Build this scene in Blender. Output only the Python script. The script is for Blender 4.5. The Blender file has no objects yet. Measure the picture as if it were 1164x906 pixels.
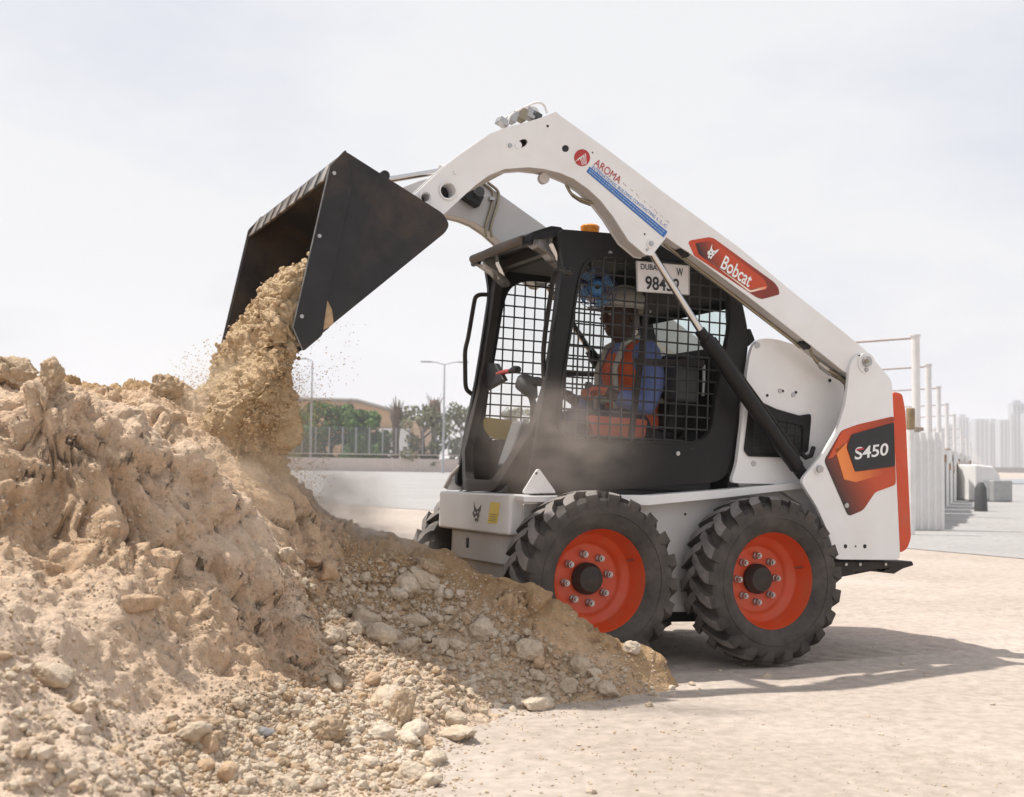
import bpy, bmesh, math, random
import numpy as np
from mathutils import Vector, Matrix, geometry
from mathutils.bvhtree import BVHTree
random.seed(7); rng = np.random.default_rng(7)
S = bpy.context.scene; COL = S.collection
R = math.radians; PI = math.pi

# ------------------------------------------------------------------ camera frames
def frame(yaw, pit, rol):
    F = np.array([math.sin(yaw)*math.cos(pit), math.cos(yaw)*math.cos(pit), math.sin(pit)])
    Rt = np.cross(F, [0, 0, 1.]); Rt /= np.linalg.norm(Rt); U = np.cross(Rt, F)
    return np.array([Rt*math.cos(rol)+U*math.sin(rol), -Rt*math.sin(rol)+U*math.cos(rol), F])
FOC = 1404.0
CM = np.array([-2.5845, -5.3548, .7724]); BM = frame(.4279, .0716, .0348)   # camera in the loader's own frame
BW = frame(.4279, .052, .013)                                              # camera in the world
MR = BW.T @ BM
T = np.array([0, 0, -(MR @ np.array([.902, -.58, 0]))[2]-.006])
CW = T + MR @ CM
MW = Matrix([[*MR[0], T[0]], [*MR[1], T[1]], [*MR[2], T[2]], [0, 0, 0, 1]])
def ray(B, x, y): return B[2]*FOC + B[0]*(x-582) + B[1]*(453-y)
def P(x, y, Y):            # point of the loader's plane y = Y
    d = ray(BM, x, y); t = (Y-CM[1])/d[1]; return Vector(CM+d*t)
def PX(x, y, X):           # point of the loader's plane x = X
    d = ray(BM, x, y); t = (X-CM[0])/d[0]; return Vector(CM+d*t)
def W(x, y, d): return Vector(CW + ray(BW, x, y)*(d/FOC))
def WG(x, y, z=0):         # ground point
    d = ray(BW, x, y); t = (z-CW[2])/d[2]; return Vector(CW+d*t)
RH = Vector((BW[0][0], BW[0][1], 0)).normalized(); FH = Vector((-RH.y, RH.x, 0))

# ------------------------------------------------------------------ numpy noise
def _h(ix, iy, iz, s):
    with np.errstate(over='ignore'):
        h = (ix.astype(np.uint32)*np.uint32(374761393) + iy.astype(np.uint32)*np.uint32(668265263)
             + iz.astype(np.uint32)*np.uint32(2246822519) + np.uint32((s*974711+12345) & 0xffffffff))
        h = (h ^ (h >> np.uint32(13)))*np.uint32(1274126177); h = (h ^ (h >> np.uint32(15)))*np.uint32(2654435761)
        h ^= h >> np.uint32(16)
    return h.astype(np.float64)/4294967295.0
def vnoise(p, s=0):
    i = np.floor(p).astype(np.int64); f = p-i; f = f*f*f*(f*(f*6-15)+10); r = 0
    for a in (0, 1):
        for b in (0, 1):
            for c in (0, 1):
                w = (f[:, 0] if a else 1-f[:, 0])*(f[:, 1] if b else 1-f[:, 1])*(f[:, 2] if c else 1-f[:, 2])
                r = r + w*_h(i[:, 0]+a, i[:, 1]+b, i[:, 2]+c, s)
    return r*2-1
def fbm(p, o=4, s=0, g=.5):
    r = 0; a = 1; t = 0
    for k in range(o):
        r = r+a*vnoise(p, s+k); t += a; a *= g; p = p*2.03+11.7
    return r/t*1.6
def worley(p, s=0):
    i = np.floor(p).astype(np.int64); best = np.full(len(p), 9.); 
    for a in (-1, 0, 1):
        for b in (-1, 0, 1):
            for c in (-1, 0, 1):
                x, y, z = i[:, 0]+a, i[:, 1]+b, i[:, 2]+c
                q = np.stack([x+_h(x, y, z, s), y+_h(x, y, z, s+7), z+_h(x, y, z, s+13)], 1)
                best = np.minimum(best, ((p-q)**2).sum(1))
    return np.sqrt(best)

def blocks(p, s=0, edge=.12):      # angular clods: every cell its own height, with cracks between the cells
    i = np.floor(p).astype(np.int64); f1 = np.full(len(p), 9.); f2 = f1.copy(); hv_ = np.zeros(len(p)); pl = np.zeros((len(p), 3)); rel_ = np.zeros((len(p), 3))
    for a in (-1, 0, 1):
        for b in (-1, 0, 1):
            for c in (-1, 0, 1):
                x, y, z = i[:, 0]+a, i[:, 1]+b, i[:, 2]+c
                o = np.stack([_h(x, y, z, s), _h(x, y, z, s+7), _h(x, y, z, s+13)], 1); q = np.stack([x, y, z], 1)+o
                d = np.sqrt(((p-q)**2).sum(1)); m = d < f1; f2 = np.where(m, f1, np.minimum(f2, d)); f1 = np.where(m, d, f1)
                hv_ = np.where(m, _h(x, y, z, s+21), hv_); pl = np.where(m[:, None], o-.5, pl); rel_ = np.where(m[:, None], p-q, rel_)
    e = np.clip((f2-f1)/edge, 0, 1); e = e*e*(3-2*e)
    return (hv_*.75+.25+(pl*rel_).sum(1)*1.6)*e
# ------------------------------------------------------------------ objects
def tag(o, label=None, cat=None, group=None, kind=None):
    for k, v in (('label', label), ('category', cat), ('group', group), ('kind', kind)):
        if v: o[k] = v
    return o
def empty(name, parent=None, loc=None, mw=None):
    o = bpy.data.objects.new(name, None); COL.objects.link(o); o.empty_display_size = .1
    if mw is not None: o.matrix_world = mw
    if loc is not None: o.location = loc
    o.parent = parent
    return o
class MB:
    def __init__(s): s.v = []; s.f = []; s.m = []
    def add(s, V, F, m=0):
        n = len(s.v); s.v += [tuple(v) for v in V]; s.f += [tuple(i+n for i in f) for f in F]; s.m += [m]*len(F); return s
    def box(s, c, d, rot=None, m=0):
        hx, hy, hz = d[0]/2, d[1]/2, d[2]/2
        V = [Vector((x, y, z)) for x in (-hx, hx) for y in (-hy, hy) for z in (-hz, hz)]
        if rot is not None: V = [rot @ v for v in V]
        V = [v+Vector(c) for v in V]
        return s.add(V, [(0, 1, 3, 2), (4, 6, 7, 5), (0, 4, 5, 1), (2, 3, 7, 6), (0, 2, 6, 4), (1, 5, 7, 3)], m)
    def hexa(s, a, b, m=0):   # two quads a (4) and b (4) joined
        return s.add(list(a)+list(b), [(0, 1, 2, 3), (7, 6, 5, 4), (0, 4, 5, 1), (1, 5, 6, 2), (2, 6, 7, 3), (3, 7, 4, 0)], m)
    def tube(s, path, r, n=10, cap=True, m=0, closed=False):
        path = [Vector(p) for p in path]; N = len(path); rr = r if hasattr(r, '__len__') else [r]*N
        up = None; V = []; 
        for i, p in enumerate(path):
            if closed: t = path[(i+1) % N]-path[i-1]
            else: t = path[min(i+1, N-1)]-path[max(i-1, 0)]
            t.normalize()
            if up is None: up = t.orthogonal().normalized()
            up = (up-t*up.dot(t)).normalized(); w = t.cross(up)
            for k in range(n):
                a = 2*PI*k/n; V.append(p+(up*math.cos(a)+w*math.sin(a))*rr[i])
        F = []
        for i in range(N if closed else N-1):
            j = (i+1) % N
            for k in range(n): F.append((i*n+k, i*n+(k+1) % n, j*n+(k+1) % n, j*n+k))
        if cap and not closed: F += [tuple(range(n))[::-1], tuple((N-1)*n+k for k in range(n))]
        return s.add(V, F, m)
    def cyl(s, a, b, r, n=20, m=0): return s.tube([a, b], r, n, m=m)
    def slab(s, loops, y0, y1, m=0, axis='y'):   # polygons (first outer, rest holes) in xz, between y0 and y1
        loops = [[Vector((p[0], p[-1])) for p in l] for l in loops]
        tess = geometry.tessellate_polygon([[Vector((p.x, p.y, 0)) for p in l] for l in loops])
        flat = [p for l in loops for p in l]; n = len(flat)
        V = [Vector((p.x, y0, p.y)) for p in flat]+[Vector((p.x, y1, p.y)) for p in flat]
        F = [tuple(t) for t in tess]+[tuple(i+n for i in reversed(t)) for t in tess]
        k = 0
        for l in loops:
            L = len(l)
            for i in range(L): a, b = k+i, k+(i+1) % L; F.append((a, b, b+n, a+n))
            k += L
        return s.add(V, F, m)
    def lathe(s, prof, c, n=48, m=0):      # prof (r, y), axis along y through c
        V = []; K = len(prof)
        for k in range(n):
            a = 2*PI*k/n
            for r, y in prof: V.append((c[0]+r*math.cos(a), y, c[2]+r*math.sin(a)))
        F = [(k*K+i, k*K+i+1, ((k+1) % n)*K+i+1, ((k+1) % n)*K+i) for k in range(n) for i in range(K-1)]
        return s.add(V, F, m)
    def build(s, name, mat, parent=None, bev=0, smooth=35, seg=2, fix=True):
        me = bpy.data.meshes.new(name); me.from_pydata(s.v, [], s.f)
        mats = mat if isinstance(mat, (list, tuple)) else [mat]
        for q in mats: me.materials.append(q)
        if len(mats) > 1: me.polygons.foreach_set('material_index', s.m)
        if fix:
            b = bmesh.new(); b.from_mesh(me); bmesh.ops.recalc_face_normals(b, faces=b.faces); b.to_mesh(me); b.free()
        o = bpy.data.objects.new(name, me); COL.objects.link(o); o.parent = parent
        if smooth:
            me.polygons.foreach_set('use_smooth', [True]*len(me.polygons)); me.set_sharp_from_angle(angle=R(smooth))
        if bev:
            q = o.modifiers.new('bevel', 'BEVEL'); q.width = bev; q.segments = seg; q.limit_method = 'ANGLE'; q.angle_limit = R(40); q.harden_normals = bool(smooth)
        me.update(); return o
def roundp(pts, r, n=4, closed=True):
    pts = [Vector(p) for p in pts]; N = len(pts); out = []
    for i, p in enumerate(pts):
        if not closed and i in (0, N-1): out.append(p); continue
        a, b = pts[i-1], pts[(i+1) % N]; da, db = (a-p), (b-p)
        ra = min(r, da.length*.48); rb = min(r, db.length*.48)
        A, B = p+da.normalized()*ra, p+db.normalized()*rb
        for k in range(n+1):
            t = k/n; out.append(A*(1-t)**2+p*2*t*(1-t)+B*t*t)
    return out
def tr(pts, Y): return [P(x, y, Y) for x, y in pts]
def mir(pts): return [Vector((p[0], -p[1], p[2])) for p in pts]
def copy_tree(o, parent):
    c = o.copy(); COL.objects.link(c); c.parent = parent
    for ch in list(o.children): copy_tree(ch, c)
    return c

# ------------------------------------------------------------------ materials
def mat(name, col, rough=.5, metal=0, var=.08, vs=8, bump=0, bs=60, dust=0, dcol=(.42, .33, .25), ds=3, spec=.5, coat=0, trans=0, detail=6, dlo=.35, dhi=.72, dmin=.15):
    m = bpy.data.materials.new(name); m.use_nodes = True; N = m.node_tree.nodes; L = m.node_tree.links
    b = N['Principled BSDF']; b.inputs['Roughness'].default_value = rough; b.inputs['Metallic'].default_value = metal
    b.inputs['Specular IOR Level'].default_value = spec; b.inputs['Coat Weight'].default_value = coat
    b.inputs['Transmission Weight'].default_value = trans
    tc = N.new('ShaderNodeTexCoord'); n1 = N.new('ShaderNodeTexNoise'); n1.inputs['Scale'].default_value = vs; n1.inputs['Detail'].default_value = detail
    L.new(tc.outputs['Object'], n1.inputs['Vector'])
    r1 = N.new('ShaderNodeMapRange'); r1.inputs[1].default_value = .3; r1.inputs[2].default_value = .7
    r1.inputs[3].default_value = 1-var; r1.inputs[4].default_value = 1+var; L.new(n1.outputs[0], r1.inputs[0])
    mx = N.new('ShaderNodeVectorMath'); mx.operation = 'SCALE'; mx.inputs[0].default_value = col; L.new(r1.outputs[0], mx.inputs['Scale'])
    out = mx.outputs[0]
    if dust:
        n2 = N.new('ShaderNodeTexNoise'); n2.inputs['Scale'].default_value = ds; n2.inputs['Detail'].default_value = 8; n2.inputs['Roughness'].default_value = .65
        L.new(tc.outputs['Object'], n2.inputs['Vector'])
        r2 = N.new('ShaderNodeMapRange'); r2.inputs[1].default_value = dlo; r2.inputs[2].default_value = dhi; r2.inputs[3].default_value = dust*dmin; r2.inputs[4].default_value = dust
        L.new(n2.outputs[0], r2.inputs[0])
        mm = N.new('ShaderNodeMix'); mm.data_type = 'RGBA'; L.new(r2.outputs[0], mm.inputs[0]); L.new(out, mm.inputs[6]); mm.inputs[7].default_value = (*dcol, 1)
        out = mm.outputs[2]
        r3 = N.new('ShaderNodeMapRange'); r3.inputs[3].default_value = rough; r3.inputs[4].default_value = min(1, rough+.5); L.new(r2.outputs[0], r3.inputs[0]); L.new(r3.outputs[0], b.inputs['Roughness'])
    L.new(out, b.inputs['Base Color'])
    if bump:
        n3 = N.new('ShaderNodeTexNoise'); n3.inputs['Scale'].default_value = bs; n3.inputs['Detail'].default_value = 5; L.new(tc.outputs['Object'], n3.inputs['Vector'])
        bp = N.new('ShaderNodeBump'); bp.inputs['Strength'].default_value = 1; bp.inputs['Distance'].default_value = bump; L.new(n3.outputs[0], bp.inputs['Height']); L.new(bp.outputs[0], b.inputs['Normal'])
    return m
MUD = mat('dried_mud', (.42, .29, .17), .95, var=.2, vs=40, bump=.004, bs=90)
WHITE = mat('white_paint', (.79, .785, .78), .34, var=.02, dust=.28, ds=2.6, coat=.15, dcol=(.50, .41, .33), dlo=.42, dhi=.75, dmin=.12)
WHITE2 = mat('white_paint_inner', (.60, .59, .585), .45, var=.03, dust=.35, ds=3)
BLACK = mat('black_paint', (.008, .008, .009), .40, var=.1, spec=.22, dust=.06, ds=2.5, dcol=(.20, .16, .13))
BLACKD = mat('black_paint_dusty', (.013, .012, .012), .48, var=.1, spec=.25, dust=.26, ds=3, dcol=(.17, .13, .105))
BUCK = mat('bucket_paint', (.017, .017, .019), .33, var=.25, vs=14, dust=.62, ds=1.9, dcol=(.115, .075, .05), spec=.30, dlo=.46, dhi=.66, dmin=.06)
DARK = mat('dark_interior', (.012, .012, .013), .6, var=.1)
GREYP = mat('grey_plastic', (.07, .07, .072), .6, var=.1)
ORANGE = mat('orange_paint', (.60, .062, .012), .36, var=.06, dust=.30, ds=6, dcol=(.38, .20, .12), dlo=.45, dhi=.75, dmin=.05)
LUGM = mat('tyre_lug', (.06, .056, .054), .7, var=.2, vs=30, dust=.8, ds=9, dcol=(.30, .27, .25), bump=.001, bs=180, dlo=.3, dhi=.6)
RUBBER = mat('tyre_rubber', (.022, .020, .019), .62, var=.2, vs=20, spec=.25, dust=.55, ds=7, dcol=(.19, .165, .145), bump=.001, bs=180)
CHROME = mat('chrome_rod', (.62, .60, .58), .14, 1, var=.02)
STEEL = mat('dull_steel', (.42, .41, .40), .38, .9, var=.06)
BRASS = mat('brass_fitting', (.30, .26, .19), .4, .8, var=.1)
GLASS = mat('lamp_lens', (.80, .79, .78), .06, var=.02, trans=.88)
def flat(name, c, rough=.45, var=.02, **k): return mat(name, c, rough, var=var, **k)
RED = flat('decal_red', (.42, .03, .03)); BLUE = flat('decal_blue', (.03, .14, .42)); WHT = flat('decal_white', (.78, .78, .77)); BLK = flat('decal_black', (.012, .012, .014))
YEL = flat('decal_yellow', (.78, .58, .05)); BEACON = mat('orange_lens', (.95, .33, .02), .2, var=.02, trans=.25)
def grad(name, c0, c1, p0, p1, pw=1.0):   # printed colour blend between two object-space points
    m = mat(name, c0, .38, var=0); N = m.node_tree.nodes; L = m.node_tree.links; b = N['Principled BSDF']
    d = Vector(p1)-Vector(p0); tc = N.new('ShaderNodeTexCoord')
    a = N.new('ShaderNodeVectorMath'); a.operation = 'SUBTRACT'; a.inputs[1].default_value = p0; L.new(tc.outputs['Object'], a.inputs[0])
    q = N.new('ShaderNodeVectorMath'); q.operation = 'DOT_PRODUCT'; q.inputs[1].default_value = d/d.length_squared; L.new(a.outputs[0], q.inputs[0])
    r = N.new('ShaderNodeValToRGB'); r.color_ramp.elements[0].color = (*c0, 1); r.color_ramp.elements[1].color = (*c1, 1); L.new(q.outputs['Value'], r.inputs[0])
    L.new(r.outputs[0], b.inputs['Base Color']); return m

# ------------------------------------------------------------------ text and decals
def text_geo(s, size, bold=0, shear=0, sx=1.0):
    cu = bpy.data.curves.new('t', 'FONT'); cu.body = s; cu.size = size; cu.offset = bold; cu.shear = shear
    o = bpy.data.objects.new('t', cu); COL.objects.link(o); dg = bpy.context.evaluated_depsgraph_get()
    me = bpy.data.meshes.new_from_object(o.evaluated_get(dg)); V = [v.co.copy() for v in me.vertices]; F = [tuple(p.vertices) for p in me.polygons]
    bpy.data.objects.remove(o); bpy.data.curves.remove(cu); bpy.data.meshes.remove(me)
    x0 = min(v.x for v in V); x1 = max(v.x for v in V)
    return [Vector(((v.x-x0)*sx, v.y, 0)) for v in V], F, (x1-x0)*sx
def put_text(s, a, b, mat_, parent, name='lettering', ratio=None, bold=.02, shear=0, lift=(0, -.001, 0), back=Vector((0, 0, 1)), height=None):
    """text whose base line runs from 3D point a to b"""
    a, b = Vector(a), Vector(b); V, F, w = text_geo(s, 1, bold, shear); L = (b-a).length; ux = (b-a).normalized()
    n = ux.cross(back).normalized(); uy = n.cross(ux); k = L/w; ky = k if height is None else height/.7
    o = MB().add([a+ux*v.x*k+uy*v.y*ky+Vector(lift) for v in V], F).build(name, mat_, parent, smooth=0, fix=False); return o
def decal(pts, y, mat_, parent, name='decal', rd=0, th=.0016):
    p = tr(pts, y) if len(pts[0]) == 2 else pts
    if rd: p = roundp(p, rd)
    return MB().slab([p], y-th, y).build(name, mat_, parent, smooth=0)
FASTNODUST = False
# ================================================================== THE LOADER
ROOT = empty('skid_steer_loader', mw=MW)
tag(ROOT, 'white skid steer loader with black cab, orange wheel rims and raised black bucket', 'loader')
def part(name, parent=None): return empty(name, parent or ROOT)

# ---------- wheels
def tyre_geo():
    mb = MB(); prof = [(.222, .088), (.232, .098), (.262, .112), (.300, .118), (.330, .116), (.345, .108), (.352, .09), (.355, .05), (.356, 0)]
    prof = prof+[(r, -y) for r, y in prof[-2::-1]]
    mb.lathe([(r, y) for r, y in prof], (0, 0, 0), 72)
    # raised rings on the side wall
    for yy, sg in ((-.1165, -1), (.1165, 1)):
        mb.lathe([(.286, yy*.985), (.288, yy+sg*.004), (.294, yy+sg*.004), (.296, yy)], (0, 0, 0), 72)
    NL = 21
    for side in (-1, 1):
        for k in range(NL):
            a0 = 2*PI*(k+(.5 if side > 0 else 0))/NL
            secs = [  # (y, angle, r_in, r_out, half width in angle)
                (.118, .075, .316, .322, .05), (.121, .07, .33, .340, .058), (.1215, .06, .335, .358, .066), (.116, .05, .34, .372, .072), (.095, .035, .34, .380, .072),
                (.06, -.01, .34, .3845, .068), (.03, -.07, .34, .386, .066), (-.002, -.115, .34, .386, .062), (-.02, -.13, .34, .384, .052)]
            base = len(mb.v); V = []
            for y, da, ri, ro, hw in secs:
                A = a0+da*1.25
                for (rr, aa) in ((ri, A-hw*1.12), (ro, A-hw), (ro, A+hw), (ri, A+hw*1.12)):
                    V.append((rr*math.cos(aa), side*y, rr*math.sin(aa)))
            F = []
            for i in range(len(secs)-1):
                for j in range(3): F.append((i*4+j, i*4+j+1, (i+1)*4+j+1, (i+1)*4+j))
            F += [(3, 2, 1, 0), tuple((len(secs)-1)*4+j for j in range(4))]
            mb.add(V, F); mb.m[-len(F):] = [1 if (q//3 >= 3 and q % 3 == 1 and q < len(F)-2) else 0 for q in range(len(F))]
    return mb
def wheel():
    w = empty('wheel', ROOT)
    tyre_geo().build('tyre', [RUBBER, LUGM], w, bev=.005, smooth=32)
    rp = [(.234, -.072), (.238, -.080), (.233, -.089), (.225, -.088), (.220, -.078), (.217, -.05), (.205, -.03), (.200, .0), (.192, .012), (.172, .02), (.158, .040), (.152, .048), (.145, .050), (.05, .050), (.05, .10), (.2, .10), (.215, .085), (.236, .08)]
    MB().lathe(rp, (0, 0, 0), 72).build('rim', ORANGE, w, smooth=40)
    MB().lathe([(.0005, -.012), (.030, -.012), (.036, -.009), (.055, -.006), (.062, .004), (.066, .018), (.070, .022), (.070, .052)], (0, 0, 0), 40).build('hub_cap', mat_hub, w, smooth=30)
    nb = MB()
    nb.lathe([(.0005, .006), (.007, .006), (.0085, .010), (.0085, .016), (.0135, .016), (.0135, .034), (.0165, .036), (.0165, .048), (.018, .05)], (0, 0, 0), 6 if 0 else 18)
    nut = None
    for k in range(8):
        a = 2*PI*(k+.35)/8
        if nut is None: nut = nb.build('wheel_nut', STEEL, w, smooth=40); o = nut
        else: o = nut.copy(); COL.objects.link(o); o.parent = w
        o.location = (.108*math.cos(a), 0, .108*math.sin(a))
    # valve
    MB().tube([(.17, 0, .1), (.175, -.03, .105), (.178, -.045, .108)], .0035, 8).build('valve_stem', STEEL, w)
    return w
mat_hub = mat('hub_grease', (.012, .011, .011), .42, var=.3, vs=40, spec=.3, bump=.002, bs=60, dust=.12)
w0 = wheel(); wheels = []
for i, (x, s, a) in enumerate(((0, -1, .1), (.902, -1, .25), (0, 1, .6), (.902, 1, 1.))):
    w = w0 if i == 0 else copy_tree(w0, ROOT)
    w.location = (x, s*.58, .385); w.scale = (1, 1, 1); w.rotation_euler = (0, a, 0 if s < 0 else PI); wheels.append(w)

# ---------- chassis
ch = part('chassis')
mb = MB()
# main box between wheels
side = [(-.26, .30), (-.22, .22), (1.15, .22), (1.25, .34), (1.25, .80), (-.26, .70)]
mb.slab([side], -.415, .415)
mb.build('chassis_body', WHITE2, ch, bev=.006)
# front cross member (white nose with bevelled corners)
zt, zb = .742, .560
nose_t = [(-.20, -.47), (-.285, -.47), (-.322, -.42), (-.322, .42), (-.285, .47), (-.10, .47), (-.10, -.47)]
def vprism(poly, z0, z1, sh=0):
    m = MB(); n = len(poly)
    V = [(x, y, z0) for x, y in poly]+[(x+sh, y, z1) for x, y in poly]
    F = [tuple(range(n))[::-1], tuple(range(n, 2*n))]+[(i, (i+1) % n, (i+1) % n+n, i+n) for i in range(n)]
    return m.add(V, F)
vprism([(-.12, -.40), (-.315, -.40), (-.335, -.36), (-.335, .40), (-.30, .46), (-.12, .46)], zb, zt).build('front_cross_member', WHITE, ch, bev=.012, seg=3)
vprism([(-.13, -.33), (-.26, -.33), (-.29, -.29), (-.29, .32), (-.26, .36), (-.13, .36)], .42, zb-.002).build('front_belly_plate', WHITE2, ch, bev=.01)
MB().box((.45, 0, .205), (1.3, .6, .09)).build('belly_guard', DARK, ch, bev=.01)
# fender brow that shades the near front tyre, ledges on both sides
for s in (-1, 1):
    y0 = s*.50
    top = [P(x, y, -.50) for x, y in ((585, 566), (700, 567), (740, 565), (830, 556), (912, 547.5))]
    bot = [P(x, y, -.50) for x, y in ((912, 555), (830, 566), (740, 579), (700, 581), (585, 574))]
    lp = [Vector((-.30, 0, .735)), Vector((.10, 0, .752)), Vector((.341, 0, .758)), Vector((.75, 0, .797)), Vector((1.20, 0, .846)),
          Vector((1.20, 0, .815)), Vector((.75, 0, .757)), Vector((.341, 0, .712)), Vector((.10, 0, .712)), Vector((-.30, 0, .712))]
    MB().slab([lp], min(s*.41, y0), max(s*.41, y0)).build('side_ledge', WHITE, ch, bev=.004)
    # inner wheel-arch panel at the rear
    MB().slab([[(.95, .78), (1.10, .80), (1.22, .74), (1.30, .60), (1.33, .45), (1.33, .84), (.95, .82)]], s*.43-.02, s*.43+.02).build('arch_panel', WHITE2, ch)
# triangular lug at the cab foot
lug = roundp(tr([(609.5, 531), (591, 561), (631, 561)], -.44), .02)
for s in (-1, 1):
    MB().slab([lug], s*.455-.006, s*.455+.006).build('cab_mount_lug', WHITE, ch, bev=.002)
    c = P(609.8, 538, -.462); MB().cyl((c.x, s*.4625, c.z), (c.x, s*.4612, c.z), .006).build('lug_hole', DARK, ch)
# panel bolts and holes
bolts = MB()
for x, y in ((779, 584.5),): c = P(x, y, -.4175); bolts.cyl((c.x, -.4175, c.z), (c.x, -.4152, c.z), .006)
bolts.build('panel_hole', DARK, ch)
# front face marks: wildcat-head emblem and the yellow label
CAT = [(-.5, 1.0), (-.33, .55), (-.05, .28), (.18, .32), (.62, .72), (.5, .2), (.33, -.02), (.34, -.25), (.2, -.42), (.25, -.62), (.05, -.75), (-.03, -.55), (-.12, -.72), (-.3, -.62), (-.28, -.4), (-.5, -.3), (-.62, -.02), (-.42, .2), (-.48, .55)]
def cat_mark(c, ux, uy, k, m, parent, m2=None):
    c, ux, uy = Vector(c), Vector(ux), Vector(uy); p = [c+ux*x*k+uy*y*k for x, y in CAT]; n = ux.cross(uy)
    f = geometry.tessellate_polygon([[Vector((x, y, 0)) for x, y in CAT]])
    o = MB().add(p, [tuple(t) for t in f]).build('emblem', m, parent, smooth=0, fix=False)
    if m2:
        q = MB()
        for pl in ([(-.3, .12), (-.1, .02), (-.14, -.1), (-.3, -.02)], [(.12, .1), (.26, .16), (.22, .02), (.1, -.02)], [(-.16, -.3), (.1, -.22), (.04, -.42), (-.1, -.48)]):
            q.add([c+ux*x*k+uy*y*k+n*.0008 for x, y in pl], [tuple(range(len(pl)))])
        q.build('emblem_eye', m2, parent, smooth=0, fix=False)
    return o
c = PX(542, 583, -.3365); cat_mark(c, (0, -1.5, 0), (0, 0, 1.05), .055, BLK, ch, WHT)
c2 = PX(539, 600, -.3365)
yl = [PX(x, y, -.3365) for x, y in ((557.5, 570.5), (568.5, 571.5), (565, 595.5), (554, 594.5))]
MB().add(yl, [(0, 1, 2, 3)]).build('warning_label', YEL, ch, smooth=0, fix=False)
mk = MB()
for t in (.55, .66, .77, .86): mk.add([yl[0].lerp(yl[3], t).lerp(yl[1].lerp(yl[2], t), .15)+Vector((-.0006, 0, 0)), yl[0].lerp(yl[3], t).lerp(yl[1].lerp(yl[2], t), .85)+Vector((-.0006, 0, 0)), yl[0].lerp(yl[3], t+.035).lerp(yl[1].lerp(yl[2], t+.035), .85)+Vector((-.0006, 0, 0)), yl[0].lerp(yl[3], t+.035).lerp(yl[1].lerp(yl[2], t+.035), .15)+Vector((-.0006, 0, 0))], [(0, 1, 2, 3)])
mk.build('label_lines', flat('label_ink', (.25, .16, .03)), ch, smooth=0, fix=False)
# dark gussets standing between cross member and cab foot, seen over the far end
gus = [PX(x, y, -.27) for x, y in ((507, 553), (524, 529), (530, 553))]
MB().tube([PX(506, 555, -.30), PX(513, 541, -.27), PX(524, 529, -.22)], .012, 8).build('foot_rail', mat('foot_rail_paint', (.30, .27, .25), .5, dust=.5), ch)
# tow eye under the nose
MB().box((-.28, .13, .50), (.03, .03, .05)).build('tie_down', DARK, ch, bev=.006)

# ---------- rear body, tail plates
rb = part('rear_body')
tp = [(980.5, 401), (989, 403.5), (1014, 432.5), (1023.5, 636.5), (949, 636), (945, 617), (938, 597), (928, 575), (910, 546.5), (923, 531), (936.5, 514), (952, 488), (961, 460), (964, 438), (965.5, 417.6), (971, 406)]
TP = roundp(tr(tp, -.62), .03, 3)
for s in (-1, 1):
    MB().slab([TP], s*.61-.010, s*.61+.010).build('tail_plate', WHITE, rb, bev=.004)
inner = [Vector((1.30, 0, .50)), Vector((1.655, 0, .50)), Vector((1.60, 0, 1.20)), Vector((1.56, 0, 1.30)), Vector((1.46, 0, 1.20)), Vector((1.40, 0, .95)), Vector((1.34, 0, .80)), Vector((1.36, 0, .60))]
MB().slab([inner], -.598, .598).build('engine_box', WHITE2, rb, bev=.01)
# tailgate
tg = roundp(tr([(1016, 445), (1026.5, 447.5), (1030, 467), (1036.5, 612), (1032, 624), (1023.7, 629)], -.56), .02)
MB().slab([tg], -.555, .555).build('tailgate', ORANGE, rb, bev=.018, seg=4)
# rear bumper
bp = tr([(951, 638.2), (1040, 638.2), (1041.5, 643), (1030, 646.5), (1019.4, 652.7), (994, 649.5), (956, 657), (950, 655)], -.60)
MB().slab([bp], -.585, .585).build('rear_bumper', BLACKD, rb, bev=.006)
bb = MB()
for x, y in ((961, 641.5), (977, 641.5), (1006, 641.5)): c = P(x, y, -.585); bb.cyl((c.x, -.585, c.z), (c.x, -.592, c.z), .008, 8)
bb.build('bumper_bolt', STEEL, rb)
def disc(parent, name, x, y, Y, rpx, m, h=.004, y2=None):
    c = P(x, y, Y); r = (P(x+rpx, y, Y)-P(x-rpx, y, Y)).length/2
    return MB().cyl((c.x, Y-h, c.z), (c.x, Y+.002, c.z), r, 24).build(name, m, parent, smooth=30, bev=.0006 if h > .003 else 0)
for x, y, r in ((961, 621, 1.9), (972.5, 621, .9), (983, 621, 1.9)): disc(rb, 'plate_hole', x, y, -.62, r, DARK, .0012)
# main pivot
disc(rb, 'pivot_boss', 984.5, 413, -.62, 9.5, WHITE, .006); disc(rb, 'pivot_pin', 984.5, 411, -.626, 4.6, STEEL, .016); disc(rb, 'pivot_bolt', 985, 410.6, -.642, 2, BRASS, .006)
disc(rb, 'lock_bolt', 984.5, 420.5, -.626, 1.8, STEEL, .008)
disc(rb, 'link_boss', 930.5, 534, -.62, 5.2, WHITE, .008); disc(rb, 'link_pin', 931, 533.2, -.628, 3.4, STEEL, .012)
disc(rb, 'plate_bolt', 962, 574.5, -.6235, 2.3, STEEL, .006)
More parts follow.
